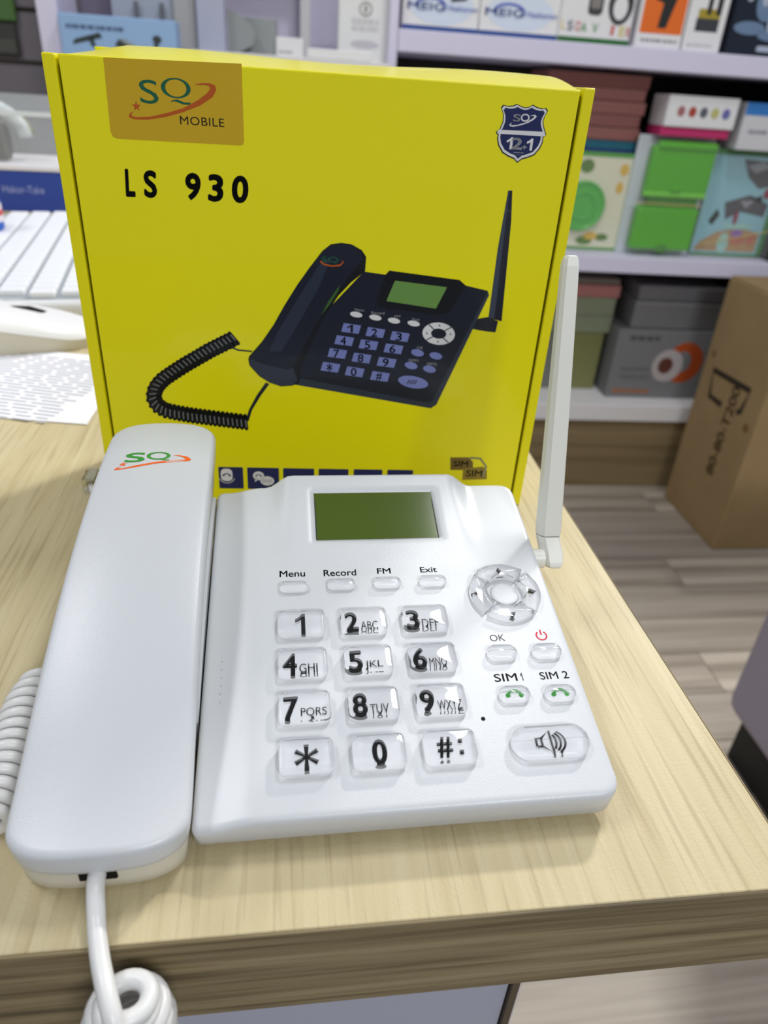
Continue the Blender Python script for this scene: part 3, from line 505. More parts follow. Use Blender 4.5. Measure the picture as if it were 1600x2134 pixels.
secs = [bsec(A1+ad*(LA*s), w, t) for s, w, t in ((0, 9.6, 8.6), (.02, 9.8, 8.8), (.5, 8.4, 7.4), (.9, 6.9, 6.0), (.965, 6.6, 5.7), (.985, 6.0, 5.2), (.997, 5.0, 4.4), (1.0, 3.6, 3.2))]
ant = loftz('antenna', secs, ANTM, ph)
hd = (A1-A0).normalized(); hb = (A1-A0).length
secs = []
for s, w, t, dx in ((-.06, 4.0, 4.0, .3), (-.02, 6.4, 6.4, .3), (.06, 8.4, 8.2, .4), (.18, 9.4, 9.2, .5), (0.42, 9.7, 9.4, 0.5), (.62, 9.4, 8.9, .2), (.8, 9.5, 8.7, 0), (.90, 9.6, 8.7, 0), (.965, 9.7, 8.7, 0)):
    secs.append([p+Vector((dx, 0, 0)) for p in bsec(A0+(A1-A0)*s, w, t, .40)])
hin = loftz('antenna_hinge', secs, ANTM, ph, False)
V, F = tube([(75.2*MM, (A0.y+3)*MM, (A0.z+1.6)*MM), (80.5*MM, (A0.y+3)*MM, (A0.z+1.6)*MM)], 4.2*MM, 24); obj('antenna_socket', V, F, ANTM, ph, smooth=False)

# ------------------------------------------------------------------ handset
hd_ = thing('telephone_handset', 'white curved telephone handset lying in the cradle, green and orange mark at its far end', 'handset', DATA['phone_loc'], DATA['phone_yaw'])
def hw(y): return 46.62-2.66*HU(y)
def hc(y): return -79.91+1.0*HU(y)
YF, YR = -54.2, 119.6
def htop(x, y):
    xr = (x-hc(y))/(hw(y)/2); return hz_(y)+2.2*(1-min(1, abs(xr))**2.2)+0.4
def h_outline():
    out = []; LE = 10.0
    def cap(sgn, yc, n=34):
        r = []; pe, qe = (4.2, 1.9) if sgn > 0 else (3.4, 1.7)
        for i in range(n+1):
            t = math.pi*i/n; c = math.cos(t)
            xr = math.copysign(1-(1-abs(c))**1.0, c)
            r.append((xr, yc+sgn*LE*max(0, 1-abs(xr)**pe)**(1/qe)))
        return r
    for i in range(30):
        y = YF+LE+(YR-YF-2*LE)*i/30; out.append((1, y))
    out += cap(1, YR-LE)
    for i in range(30):
        y = YR-LE-(YR-YF-2*LE)*(i+1)/30; out.append((-1, y))
    out += cap(-1, YF+LE)[::-1][1:-1]
    P = [(hc(y)+xr*hw(y)/2, y) for xr, y in out]; n = len(P)
    for _ in range(3):                               # round the corners
        P = [((P[i-1][0]+2*P[i][0]+P[(i+1) % n][0])/4, (P[i-1][1]+2*P[i][1]+P[(i+1) % n][1])/4) for i in range(n)]
    return P
HO = h_outline()
def inset(P, d):
    n = len(P); out = []
    for i, p in enumerate(P):
        a, c = P[i-2], P[(i+2) % n]; dx, dy = c[0]-a[0], c[1]-a[1]; l = math.hypot(dx, dy) or 1
        out.append((p[0]-dy/l*d, p[1]+dx/l*d))
    return out
def handset():
    n = len(HO); V = []; F = []
    def add(P, zf):
        b = len(V)
        for p in P: V.append((p[0]*MM, p[1]*MM, zf(*p)*MM))
        return b
    def bridge(a, b, flip=False):
        for i in range(n):
            f = (a+i, a+(i+1) % n, b+(i+1) % n, b+i); F.append(f[::-1] if flip else f)
    FRD = 1.9
    rings = []
    for d in (0, .08, .28, .6, 1.0, 1.45, 1.9):
        P = inset(HO, d); dr = FRD-math.sqrt(max(0, FRD**2-(FRD-min(d, FRD))**2))
        rings.append(add(P, lambda x, y, dr=dr: htop(x, y)-dr))
    Pi = inset(HO, 1.9)
    for s in (.93, .86, .76, .64, .5, .36, .22, .1, .02):
        P = [(hc(y)+(x-hc(y))*s, y if abs(y-35) < 1 else 35+(y-35)*(1-(1-s)**3*0.55-(0.0))) for x, y in Pi]
        P = [(x, 35+(y-35)*1.0) for x, y in P]
        rings.append(add(P, htop))
    for a, b in zip(rings, rings[1:]): bridge(a, b)
    L_ = rings[-1]
    right = [L_+i for i in range(30+18)]; left = [L_+(94-i) for i in range(30)]+[L_+64-k for k in range(18)]
    right = [L_+95+i for i in range(16, 33)]+right; left = [L_+127-i for i in range(16, 33)]+left
    for i in range(len(right)-1):
        F.append((right[i], right[i+1], left[i+1], left[i]))
    # side wall of the upper shell
    def seam(x, y): return hb_(y)+0.56*(hz_(y)-hb_(y))
    w1 = add(inset(HO, 0.35), lambda x, y: seam(x, y)+2.2); w2 = add(inset(HO, 0.7), lambda x, y: seam(x, y)+.35); w3 = add(inset(HO, 0.95), seam); w4 = add(inset(HO, 2.2), seam)
    bridge(w1, rings[0]); bridge(w2, w1); bridge(w3, w2); bridge(w4, w3)
    o = obj('upper_shell', V, F, WHITE, hd_, smooth=True)
    V2 = V[:]; V.clear(); F.clear()
    a = add(inset(HO, 1.4), lambda x, y: seam(x, y)+.2); b = add(inset(HO, 1.6), lambda x, y: (seam(x, y)+hb_(y))/2); c = add(inset(HO, 1.9), lambda x, y: hb_(y)+.9)
    d = add(inset(HO, 3.0), lambda x, y: hb_(y)); e = add([(hc(y)+(x-hc(y))*.3, y) for x, y in inset(HO, 3.2)], lambda x, y: hb_(y))
    bridge(b, a); bridge(c, b); bridge(d, c); bridge(e, d)
    F.append(tuple(e+i for i in range(n))[::-1])
    obj('lower_shell', V, F, WHITE2, hd_, smooth=True)
handset()
def on_handset(name, polys, material, off):
    V = []; F = []
    for pl in polys:
        b = len(V); vs, fs = pl if isinstance(pl, tuple) else (pl, tri(pl))
        V += [(x*MM, y*MM, (htop(x, y)+off)*MM) for x, y in vs]
        for f in fs:
            p, q, r = [vs[i] for i in f[:3]]; cr = (q[0]-p[0])*(r[1]-p[1])-(q[1]-p[1])*(r[0]-p[0])
            f2 = tuple(b+i for i in f); F.append(f2 if cr > 0 else f2[::-1])
    return obj(name, V, F, material, hd_)
LG = DATA['hlogo']
GRN2 = mat('logo_green_ink', (62, 150, 58), 0.45, 0.3); ORG = mat('logo_orange_ink', (240, 106, 42), 0.45, 0.3)
def qletter(o, i, tail=None):
    def e(p, n=32):
        cx = (p[0][0]+p[1][0])/2; cy = (p[2][1]+p[3][1])/2; rx = abs(p[1][0]-p[0][0])/2; ry = abs(p[2][1]-p[3][1])/2
        return ell(cx, cy, rx, ry, n)
    return [ringpoly(e(o), e(i))]+([tail] if tail else [])
on_handset('logo_letters', [fit('S', LG['S'][0][0], LG['S'][1][0], LG['S'][1][1], LG['S'][0][1], bold=0.02)]+qletter(LG['Qo'], LG['Qi'], LG['Qt']), GRN2, 0.10)
def star(c, r, n=5): return [(c[0]+(r if k % 2 == 0 else r*.4)*math.sin(k*math.pi/n), c[1]+(r if k % 2 == 0 else r*.4)*math.cos(k*math.pi/n)) for k in range(2*n)]
on_handset('logo_swoosh', [LG['sw'], star(LG['star'], 1.7)], ORG, 0.08)
hx = hc(YF)
box('cord_socket', hx-5.2, hx+5.2, YF+1.2, YF+5, 6.0, 11.6, DARK, hd_, 0.4, 1); bpy.data.objects['cord_socket'].scale = (MM, MM, MM)

# ------------------------------------------------------------------ coiled cord
CORD = mat('white_cord_rubber', (220, 220, 220), 0.32, 0.5)
cr_ = thing('coiled_cord', 'white coiled handset cord hanging in a loop over the front edge', 'cord', (0, 0, 0))
cy_, sy_ = math.cos(DATA['phone_yaw']), math.sin(DATA['phone_yaw'])
def pw(x, y, z): return (DATA['phone_loc'][0]+(x*cy_-y*sy_)*MM, DATA['phone_loc'][1]+(x*sy_+y*cy_)*MM, z*MM)
lead = [pw(hx, YF+3, 9.0), pw(hx, YF-0.5, 8.7), (-0.2085, 0.0112, 0.0070), (-0.2076, 0.0062, 0.0046), (-0.2062, 0.0008, 0.0040), (-0.2042, -0.0052, 0.0042), (-0.2018, -0.0112, 0.0042), (-0.1995, -0.0166, 0.0026), (-0.1978, -0.0200, -0.0012)]
V, F = tube(smoothpath(lead, 8), 0.0025, 14); obj('straight_lead', V, F, CORD, cr_, smooth=True)
hcx, hcy = -0.1978, -0.0120
hel = []
for i in range(7*28+1):
    t = i/28; a = math.radians(-92)+t*2*math.pi
    rr = min(0.0092, 0.0052+0.0013*t)
    hel.append((hcx+rr*math.cos(a)+0.0007*math.sin(t*3), hcy+rr*math.sin(a)*0.95, -0.0016-0.0030*t))
V, F = tube(hel, 0.0025, 12); obj('hanging_coil', V, F, CORD, cr_, smooth=True)
cp = smoothpath([(q[0]+0.004, q[1], 0.0082) for q in [v for v in DATA['coil']]], 30)
hel = []; acc = 0; prevp = cp[0]
for i, p in enumerate(smoothpath(cp, 6)):
    acc += (p-prevp).length; prevp = p; a = acc/0.0046*2*math.pi
    hel.append((p.x+0.0062*math.cos(a), p.y, p.z+0.0062*math.sin(a)))
V, F = tube(hel, 0.0019, 8); obj('table_coil', V, F, CORD, cr_, smooth=True)
pg = DATA['desk']['plug']
tail = [(hel[0][0], hel[0][1], hel[0][2]), (-0.2385, 0.105, 0.005), (-0.2375, 0.13, 0.0025), (-0.240, 0.17, 0.0025), (-0.251, 0.215, 0.0028), (pg[0], pg[1]-0.006, 0.0045)]
V, F = tube(smoothpath(tail, 8), 0.0019, 10); obj('plug_lead', V, F, CORD, cr_, smooth=True)
pl_ = box('plug', -0.005, 0.005, -0.006, 0.006, -0.0035, 0.0045, CLEAR, cr_, 0.0006, 2, (pg[0], pg[1], 0.0040)); pl_['label'] = 'clear plastic cord plug'
box('contact_block', -0.0034, 0.0034, -0.002, 0.0045, -0.0018, 0.0012, mat('beige_contact', (190, 180, 150), 0.4), pl_)
box('latch', -0.0022, 0.0022, -0.008, 0.004, 0.0052, 0.0060, mat('milky_clear', (225, 225, 215), 0.15, trans=0.6), pl_)

# ------------------------------------------------------------------ yellow carton of the telephone
AR = DATA['art']
def card(name, rgb, rough=0.28, coat=0.25): return mat(name, rgb, rough, 0.5, coat=coat, bump=0.02, bscale=60)
YEL = card('yellow_gloss_card', (238, 230, 6)); YELE = card('yellow_card_edge', (236, 227, 10), 0.35, 0.1)
KRAFT = mat('brown_corrugated', (58, 42, 20), 0.8, 0.2)
yb = thing('phone_box', 'yellow glossy product box with a dark telephone printed on it, standing behind the phone', 'box', DATA['box_loc'], DATA['box_yaw'])
def bmm(name, x0, x1, y0, y1, z0, z1, material, bev=0.0, parent=None, seg=2):
    return bmobj(name, boxbm(x0*MM, x1*MM, y0*MM, y1*MM, z0*MM, z1*MM, bev*MM, seg), material, parent or yb)
bmm('lid', -123.6, 87.2, 0, 2.6, 0.8, 202, YEL, 0.7)
bmm('side_wall', -130.1, -124.9, 0.5, 62, 0, 202.0, YELE, 0.7)
bmm('side_wall', 88.5, 93.6, 0.5, 62, 0, 203.0, YELE, 0.7)
bmm('gap_filler', -124.7, 88.3, 7, 60, 0.6, 197, KRAFT)  # dark filler behind the lid gaps, coloured as dark as their shade
bmm('back_panel', -124.8, 88.4, 60.2, 62.2, 0.3, 206, YELE, 0.3)
# bowed top panel
V = []; F = []; NU, NV = 40, 6
for j in range(NV+1):
    for i in range(NU+1):
        u = -123.4+210.4*i/NU; t = j/NV
        rise = (5.2+0.8*math.sin(i/NU*9))*math.sin(t*math.pi/2)
        if i < 3: rise *= (0.35, 0.6, 0.85)[i]
        V.append((u*MM, (1.2+59*t)*MM, (201.6+rise)*MM))
b0 = len(V)
for j in range(NV+1):
    for i in range(NU+1):
        p = V[j*(NU+1)+i]; V.append((p[0], p[1], p[2]-0.0016))
for j in range(NV):
    for i in range(NU):
        a = j*(NU+1)+i; F.append((a, a+1, a+NU+2, a+NU+1)); F.append((b0+a+NU+1, b0+a+NU+2, b0+a+1, b0+a))
for i in range(NU):
    F.append((b0+i, b0+i+1, i+1, i)); a = NV*(NU+1)+i; F.append((a, a+1, b0+a+1, b0+a))
for j in range(NV):
    a = j*(NU+1); F.append((a, a+NU+1, b0+a+NU+1, b0+a)); a += NU; F.append((b0+a, b0+a+NU+1, a+NU+1, a))
obj('top_panel', V, F, YEL, yb, smooth=False)
LAY = 0.00005
def ink(name, rgb): return mat('print_'+name, rgb, 0.3, 0.5, coat=0.2)
def pr(name, polys, m_, k): return decal(name, polys, FR_FRONT, LAY*k, m_, yb)
def rfit(s, a, b, **kw): return fit(s, min(a[0], b[0]), max(a[0], b[0]), min(a[1], b[1]), max(a[1], b[1]), **kw)
pr('orange_patch', [AR['patch']], ink('amber', (202, 166, 26)), 1)
TEAL = ink('teal', (18, 92, 66)); RUST = ink('rust', (182, 84, 20))
pr('logo_letters', [rfit('S', *AR['Srect'])]+qletter(AR['Qo'], AR['Qi'], AR['Qtail']), TEAL, 2)
pr('logo_swoosh', [AR['swoosh'], star(AR['star'][0], abs(AR['star'][1][0]-AR['star'][0][0]))], RUST, 2)
mp_ = AR['mobile_pts']; ux0, ux1 = mp_[0][0], mp_[1][0]
pr('lettering', [fit('MOBILE', ux0, ux1, (mp_[3][1]+mp_[2][1])/2, (mp_[0][1]+mp_[1][1])/2, space=1.05)], BLACK, 2)
def slant(p, k=0.07):
    vs, fs = p; y0 = min(v[1] for v in vs); y1 = max(v[1] for v in vs); xc = sum((min(v[0] for v in vs), max(v[0] for v in vs)))/2; w = max(v[0] for v in vs)-min(v[0] for v in vs)
    sc = (w-k*(y1-y0))/w
    return [(xc+(v[0]-xc)*sc+k*(v[1]-(y0+y1)/2), v[1]) for v in vs], fs
pr('model_lettering', [slant(rfit(g, a, b, bold=0.036)) for g, a, b in AR['glyphs']], BLACK, 2)
def around(P, k):
    cx = sum(p[0] for p in P)/len(P); cy = sum(p[1] for p in P)/len(P)
    return [(cx+(p[0]-cx)*k, cy+(p[1]-cy)*k) for p in P]
NAVY = ink('navy', (26, 36, 88)); PWHITE = ink('white', (222, 222, 226))
pr('shield_border', [AR['shield']], ink('dark_navy', (18, 20, 42)), 1); pr('shield_rim', [around(AR['shield'], .955)], PWHITE, 2); pr('shield_field', [around(AR['shield'], .875)], NAVY, 3)
pr('shield_band', [AR['band']], PWHITE, 4)
pr('shield_lettering', [rfit('S', *AR['sS'], bold=.01)]+qletter(AR['sQo'], AR['sQi'])+[AR['ssw']]+[rfit(g, a, b, bold=.02) for g, a, b in AR['s12']]+[rfit(s, *q) for s, q in zip(('MONTHS', 'WARRANTY'), AR['sline'])], PWHITE, 4)
for a, b in AR['icons']:
    x0, x1, yt = a[0], b[0], (a[1]+b[1])/2
    pr('icon_tile', [rrect(x0, x1, yt-13, yt, .5, 2)], NAVY, 1)
c, e = AR['icon_balloon']; r = abs(e[0]-c[0])
def pic(c, s): return [([(c[0]+p[0], c[1]+p[1]) for p in pl[0]], pl[1]) if isinstance(pl, tuple) else [(c[0]+p[0], c[1]+p[1]) for p in pl] for pl in handset_icon(s)]
pr('icon_bubble', [rrect(c[0]-r*.9, c[0]+r*.9, c[1]-r*1.1, c[1]+r*1.1, r*.7, 4), line([(c[0]+r*1.25*math.cos(t), c[1]-r*.2+r*1.25*math.sin(t)) for t in [math.radians(q) for q in range(200, 341, 10)]], .35)], PWHITE, 2)
pr('icon_handset', pic((c[0], c[1]-.2), r*.55), NAVY, 3)
c, e = AR['icon_balloon2']; r = abs(e[0]-c[0])*1.1
c2, e2 = AR['icon_chip']
pr('icon_bubble', [ell(c[0], c[1], r, r*.9, 20), [(c[0]-r*.6, c[1]-r*.4), (c[0]-r*.1, c[1]-r*.8), (c[0]-r*.7, c[1]-r*1.3)], ell(c2[0], c2[1], r*1.25, r*.95, 20)], PWHITE, 2)
pr('icon_handset', pic(c, r*.5)+[line([(c2[0]-r*.8+i*r*.32, c2[1]-r*.4), (c2[0]-r*.8+i*r*.32, c2[1]+r*.4)], .22) for i in range(6)], NAVY, 3)
SIMB = ink('sim_brown', (112, 92, 30)); pr('sim_card', [AR['sim1']], SIMB, 1); pr('sim_card', [AR['sim2']], ink('sim_light', (140, 118, 40)), 2); pr('sim_arrow', [line(AR['simarc'], 1.2)], ink('sim_grey', (140, 136, 96)), 3)
for q in ('sim1', 'sim2'):
    P = AR[q]; pr('sim_text', [fit('SIM', min(p[0] for p in P)+2, max(p[0] for p in P)-3, min(p[1] for p in P)+2.2, max(p[1] for p in P)-2.2, bold=.02)], ink('sim_dark', (70, 58, 24)), 4)
# the printed telephone picture
PB1 = ink('pic_body', (20, 26, 44)); PB2 = ink('pic_edge', (44, 52, 70)); PB3 = ink('pic_top', (38, 46, 66)); PB4 = ink('pic_sheen', (52, 62, 84)); PBD = ink('pic_dark', (10, 13, 22))
PBL = ink('pic_blue', (118, 128, 190)); PBG = ink('pic_green', (104, 146, 74))
pic_o = pr('picture_body', [AR['body']], PB1, 1); pr('picture_body_edge', [AR['bodyedge']], PB2, 2); pr('picture_hump', [AR['hump']], PBD, 2)
pr('picture_handset', [AR['handset']], PBD, 3); pr('picture_handset_top', [AR['hstop']], PB1, 4); pr('picture_handset_end', [AR['hsfront']], PB2, 4); pr('picture_handset_sheen', [AR['hshl']], PB3, 5)
pr('picture_display', [AR['plcd']], PBG, 4); pr('picture_glow', [AR['green']], ink('pic_glow', (58, 96, 40)), 6)
pr('picture_antenna', [AR['pant'], AR['phinge']], PB1, 1); pr('picture_antenna_edge', [AR['panthl']], PB4, 2)
pr('picture_keys', [q for _, q, _ in AR['pkeys']]+AR['pround']+[AR['pspk']], PBL, 4)
pr('picture_digits', [rfit(k, a, b, bold=.015) for k, _, (a, b) in AR['pkeys']], PBD, 5)
pr('picture_soft_keys', AR['psoft']+[ringpoly(AR['pnavo'], AR['pnavi'])], PWHITE, 4)
nvp = AR['pnavo']; cxn = sum(p[0] for p in nvp)/len(nvp); cyn = sum(p[1] for p in nvp)/len(nvp)
rxn = (max(p[0] for p in nvp)-min(p[0] for p in nvp))/2; ryn = (max(p[1] for p in nvp)-min(p[1] for p in nvp))/2
pr('picture_pad_gaps', [line([(cxn+.4*rxn*math.cos(t), cyn+.4*ryn*math.sin(t)), (cxn+rxn*math.cos(t)*1.02, cyn+ryn*math.sin(t)*1.02)], .5) for t in [math.radians(a) for a in (40, 130, 220, 310)]]+[star((cxn+.72*rxn*math.cos(t), cyn+.72*ryn*math.sin(t)), .7, 3) for t in (0, math.pi/2, math.pi, 1.5*math.pi)], PB1, 5)
pr('picture_captions', [rfit(t, a, b) for t, a, b in AR['ptext']], ink('pic_caption', (150, 152, 160)), 4)
sp_c = AR['pspk']; cxs = sum(p[0] for p in sp_c)/len(sp_c); cys = sum(p[1] for p in sp_c)/len(sp_c)
pr('picture_speaker_mark', [line([(cxs-3+q, cys-1), (cxs-2+q, cys+1.2)], .5) for q in (0, 1.3, 2.6, 3.8)], PBD, 5)
a, b = AR['psq']; pr('picture_logo', [rfit('SQ', a, b)], TEAL, 6); pr('picture_swoosh', [AR['psw']], RUST, 6)
coil = AR['coilc']
pr('picture_coil', [line([c_[0] for c_ in coil], 7.2)]+[line([c_[1], c_[2]], 1.9) for c_ in coil]+[ell(c_[1][0], c_[1][1], 1.0, 1.0, 8) for c_ in coil]+[ell(c_[2][0], c_[2][1], 1.0, 1.0, 8) for c_ in coil], PBD, 3)
def lerp(a, b, t): return (a[0]+(b[0]-a[0])*t, a[1]+(b[1]-a[1])*t)
pr('picture_coil_sheen', [line([lerp(c_[1], c_[2], .10), lerp(c_[1], c_[2], .66)], .6) for c_ in coil], ink('pic_coil_sheen', (112, 118, 122)), 4)
pr('picture_wire', [AR['wire1'], AR['wire2']], PB1, 2)

# ------------------------------------------------------------------ things lying on the counter behind, at the left
PAPER = mat('white_paper', (236, 236, 242), 0.7, 0.2); TXT = mat('grey_print', (176, 178, 186), 0.7, 0.2)
def poly_slab(name, P, z0, z1, material, parent=None):
    n = len(P); V = [(x, y, z0) for x, y in P]+[(x, y, z1) for x, y in P]
    F = [tuple(range(n))[::-1], tuple(range(n, 2*n))]+[(i, (i+1) % n, n+(i+1) % n, n+i) for i in range(n)]
    return obj(name, V, F, material, parent)
pa = thing('paper_sheet', 'white printed paper sheet on the counter left of the yellow box', 'paper', (-0.385, 0.395, 0), math.radians(-16))
poly_slab('sheet', [(-0.11, -0.058), (0.115, -0.034), (0.085, 0.088), (0.02, 0.083), (-0.13, 0.05)], 0.0002, 0.0010, PAPER, pa)
rows = []
for i in range(22):
    y = -0.040+i*0.0052; x = -0.10+(i*37 % 11)*0.001
    while x < 0.085-max(0, y-.03)*.3:
        w = 0.006+random.random()*0.016
        if y < 0.075: rows.append([(x, y), (min(x+w, .09), y), (min(x+w, .09), y+.0019), (x, y+.0019)])
        x += w+0.0035
decal('printed_lines', rows, FR_TOP, 0.00108, TXT, pa, 1.0)
# wedge-shaped white device
dv = thing('plastic_device', 'smooth white wedge-shaped plastic device with a dark inset, between paper and keyboard', 'device', (-0.392, 0.490, 0), math.radians(14))
DW = mat('glossy_white_plastic', (238, 238, 240), 0.25, 0.5); DS = mat('beige_plastic', (214, 208, 192), 0.45, 0.4)
def arch(x): t = (x+0.09)/0.17; return 0.006+0.036*(1-t)**0.8 if t < 1 else 0.006
V = []; F = []; NX = 24
for i in range(NX+1):
    x = -0.09+0.17*i/NX; h = arch(x); w = 0.036*math.sqrt(max(0.05, 1-max(0, (x-.03)/.06)**2))
    for k in range(9):
        a = math.pi*k/8; V.append((x, -w*math.cos(a), 0.0085+(h+0.004*math.sin(a)-0.0085 if h > .0085 else 0.001*math.sin(a)) if 0 < k < 8 else max(0.008, h-0.004)))
for i in range(NX):
    for k in range(8): F.append((i*9+k, (i+1)*9+k, (i+1)*9+k+1, i*9+k+1)[::-1])
F.append(tuple(range(9))); F.append(tuple(NX*9+k for k in range(9))[::-1])
obj('top_cover', V, F, DW, dv, smooth=True)
V = []; F = []
for i in range(NX+1):
    x = -0.089+0.168*i/NX; w = 0.0345*math.sqrt(max(0.05, 1-max(0, (x-.03)/.06)**2)); h = max(0.0078, arch(x)-0.0045)
    V += [(x, -w, 0.0), (x, w, 0.0), (x, w, h), (x, -w, h)]
for i in range(NX):
    F += [(4*i+k, 4*i+4+k, 4*i+4+(k+1) % 4, 4*i+(k+1) % 4)[::-1] for k in range(4)]
F.append((0, 1, 2, 3)); F.append((4*NX+3, 4*NX+2, 4*NX+1, 4*NX))
obj('base', V, F, DS, dv)
obj('dark_inset', [(0.016, 0.010, arch(.016)+.0045), (0.040, 0.004, arch(.04)+.0048), (0.043, 0.012, arch(.043)+.0042), (0.030, 0.019, arch(.03)+.004)], [(0, 1, 2, 3)], DARK, dv)
# keyboard seen end-on
kb = thing('keyboard', 'white computer keyboard lying end-on beside the left edge of the yellow box', 'keyboard', (-0.3665, 0.560, 0), math.radians(8.3))
KBW = mat('keyboard_white', (226, 228, 232), 0.4, 0.4); KBK = mat('keycap_white', (236, 238, 243), 0.35, 0.4); KBG = mat('keyboard_well', (172, 178, 182), 0.6, 0.3)
bmobj('case', boxbm(-0.108, 0.072, -0.004, 0.445, 0, 0.016, 0.006, 3), KBW, kb)
box('well', -0.102, 0.066, 0.003, 0.439, 0.0158, 0.0166, KBG, kb)
kc0 = bmobj('keycap', boxbm(-0.0108, 0.0108, -0.0084, 0.0084, 0, 0.006, 0.0018, 2), KBK, kb)
fk = True
for r in range(6):
    for c in range(22):
        if fk: k_ = kc0; fk = False
        else: k_ = kc0.copy(); COL.objects.link(k_); k_.parent = kb
        k_.location = (-0.0835+r*0.0262, 0.014+c*0.0192+(r % 3)*0.004, 0.0162)
# blue carton with headphones in a clear box above it
bl = thing('headphone_box', 'blue product box with pale lettering at the back of the counter', 'box', (-0.56, 1.10, 0), math.radians(3))
BLUE = mat('royal_blue_card', (38, 68, 158), 0.35, 0.5, coat=0.2)
box('carton', -0.11, 0.11, 0.0, 0.15, 0.0, 0.056, BLUE, bl, 0.001, 1)
decal('lettering', [fit('Hakor-Take', -0.012, 0.046, 0.026, 0.036)], (Vector((0, 0, 0)), Vector((1, 0, 0)), Vector((0, 0, 1)), Vector((0, -1, 0))), 0.0004, mat('pale_blue_ink', (160, 170, 220), 0.5), bl, 1.0)
box('white_tray', -0.111, 0.111, -0.001, 0.151, 0.0565, 0.064, mat('white_card', (232, 230, 236), 0.5), bl, 0.001, 1)
cb = thing('clear_case', 'clear plastic case holding grey headphones, on top of the blue box', 'case', (-0.56, 1.10, 0.0645), math.radians(3))
FILM = mat('clear_film', (238, 244, 246), 0.08, 0.5, alpha=0.22)
V = [(-.105, .002, 0), (.105, .002, 0), (.105, .145, 0), (-.105, .145, 0), (-.105, .002, .066), (.105, .002, .066), (.105, .13, .086), (-.075, .13, .086)]
obj('cover', V, [(0, 1, 5, 4), (1, 2, 6, 5), (2, 3, 7, 6), (3, 0, 4, 7), (4, 5, 6, 7)], FILM, cb)
box('lid_rim', -0.105, 0.105, 0.001, 0.006, 0.063, 0.069, mat('pale_rim', (222, 228, 230), 0.3), cb)
HP = mat('grey_headphone', (196, 204, 206), 0.4); HPD = mat('dark_headphone', (66, 64, 60), 0.5); HPG = mat('olive_headphone', (132, 130, 92), 0.45)
hp = thing('headphones', 'grey over-ear headphones inside the clear case', 'headphones', (-0.590, 1.155, 0.066), math.radians(3))
V, F = tube([(-.06+.055*math.cos(t)+.05, 0, .030+.040*math.sin(t)) for t in [math.radians(a) for a in range(0, 181, 10)]], .011, 12); obj('headband', V, F, HP, hp, smooth=True)
V, F = tube([(-.060+.064*math.cos(t)+.05, .012, .026+.046*math.sin(t)) for t in [math.radians(a) for a in range(10, 171, 10)]], .005, 8); obj('band_trim', V, F, HPG, hp, smooth=True)
for sx_ in (-.062, .008):
    V, F = tube([(sx_-.012, -.01, .024), (sx_+.014, -.01, .024)], .024, 20); obj('ear_cup', V, F, HPD, hp)
# blue can at the left edge
can = thing('blue_can', 'blue can with a white and red label standing on the keyboard at the left border', 'can', (-0.512, 0.835, 0.0223))
def lathe(prof, n=28):
    V = []; F = []
    for r, z in prof:
        for k in range(n): V.append((r*math.cos(2*math.pi*k/n), r*math.sin(2*math.pi*k/n), z))
    for i in range(len(prof)-1):
        F += [(i*n+k, i*n+(k+1) % n, (i+1)*n+(k+1) % n, (i+1)*n+k) for k in range(n)]
    F.append(tuple(range(n))[::-1]); F.append(tuple((len(prof)-1)*n+k for k in range(n)))
    return V, F
V, F = lathe([(.022, 0), (.0245, .003), (.0245, .06), (.021, .066), (.020, .072)]); obj('body', V, F, mat('can_blue', (20, 84, 186), 0.25, 0.5), can, smooth=False)
V, F = lathe([(.0248, .010), (.0248, .030)]); obj('label_band', V, F, mat('can_label', (220, 214, 222), 0.4), can)
V, F = lathe([(.0250, .017), (.0250, .023)]); obj('red_stripe', V, F, mat('can_red', (200, 60, 66), 0.4), can)
V, F = lathe([(.0195, .0722), (.0195, .078), (.017, .080)]); obj('cap', V, F, mat('can_cap', (40, 110, 200), 0.3), can)

# ------------------------------------------------------------------ display shelves along the back wall
SL = DATA['shelf_loc']; SY = DATA['shelf_yaw']; cs_, sn_ = math.cos(SY), math.sin(SY); BG = DATA['bg']
def sp(x, y, z): return (SL[0]+x*cs_-y*sn_, SL[1]+x*sn_+y*cs_, z)
SHZ = (-0.535, -0.140, 0.298)                       # tops of the three boards
su = thing('display_shelf', 'lavender white display shelf unit with three boards along the back wall', 'shelf', sp(0, 0, FLOOR_Z), SY)
def sbox(name, x0, x1, y0, y1, z0, z1, m_, bev=0.002): return box(name, x0, x1, y0, y1, z0-FLOOR_Z, z1-FLOOR_Z, m_, su, bev, 2)
PL = wood('plinth_wood', (110, 94, 66), (134, 116, 84), (150, 132, 98), 'X', 0.5, 0.35, 0.05, False)
sbox('plinth', -0.75, 1.4, 0.012, 0.03, FLOOR_Z, -0.5835, PL)
sbox('shelf_board', -0.75, 1.4, 0, 0.36, -0.583, SHZ[0], OFFW)
sbox('shelf_board', -0.75, 0.2615, 0, 0.36, -0.178, SHZ[1], LAV)
sbox('shelf_board', -0.745, 1.4, 0, 0.36, 0.257, SHZ[2], LAV)
sbox('upright', -0.765, -0.746, -0.002, 0.36, FLOOR_Z, 1.2, LAV)
sbox('upright', 0.262, 0.278, 0.02, 0.36, SHZ[0], 0.2568, mat('dark_upright', (58, 54, 58), 0.6))
sbox('back_panel', -0.745, 1.4, 0.361, 0.372, FLOOR_Z, 0.298, mat('shade_dark_board', (40, 36, 34), 0.7))  # dark colour carries the shadow inside the open compartments
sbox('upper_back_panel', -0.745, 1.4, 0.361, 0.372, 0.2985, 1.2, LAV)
sbox('top_board', -0.745, 1.4, 0, 0.36, 0.82, 0.85, LAV)
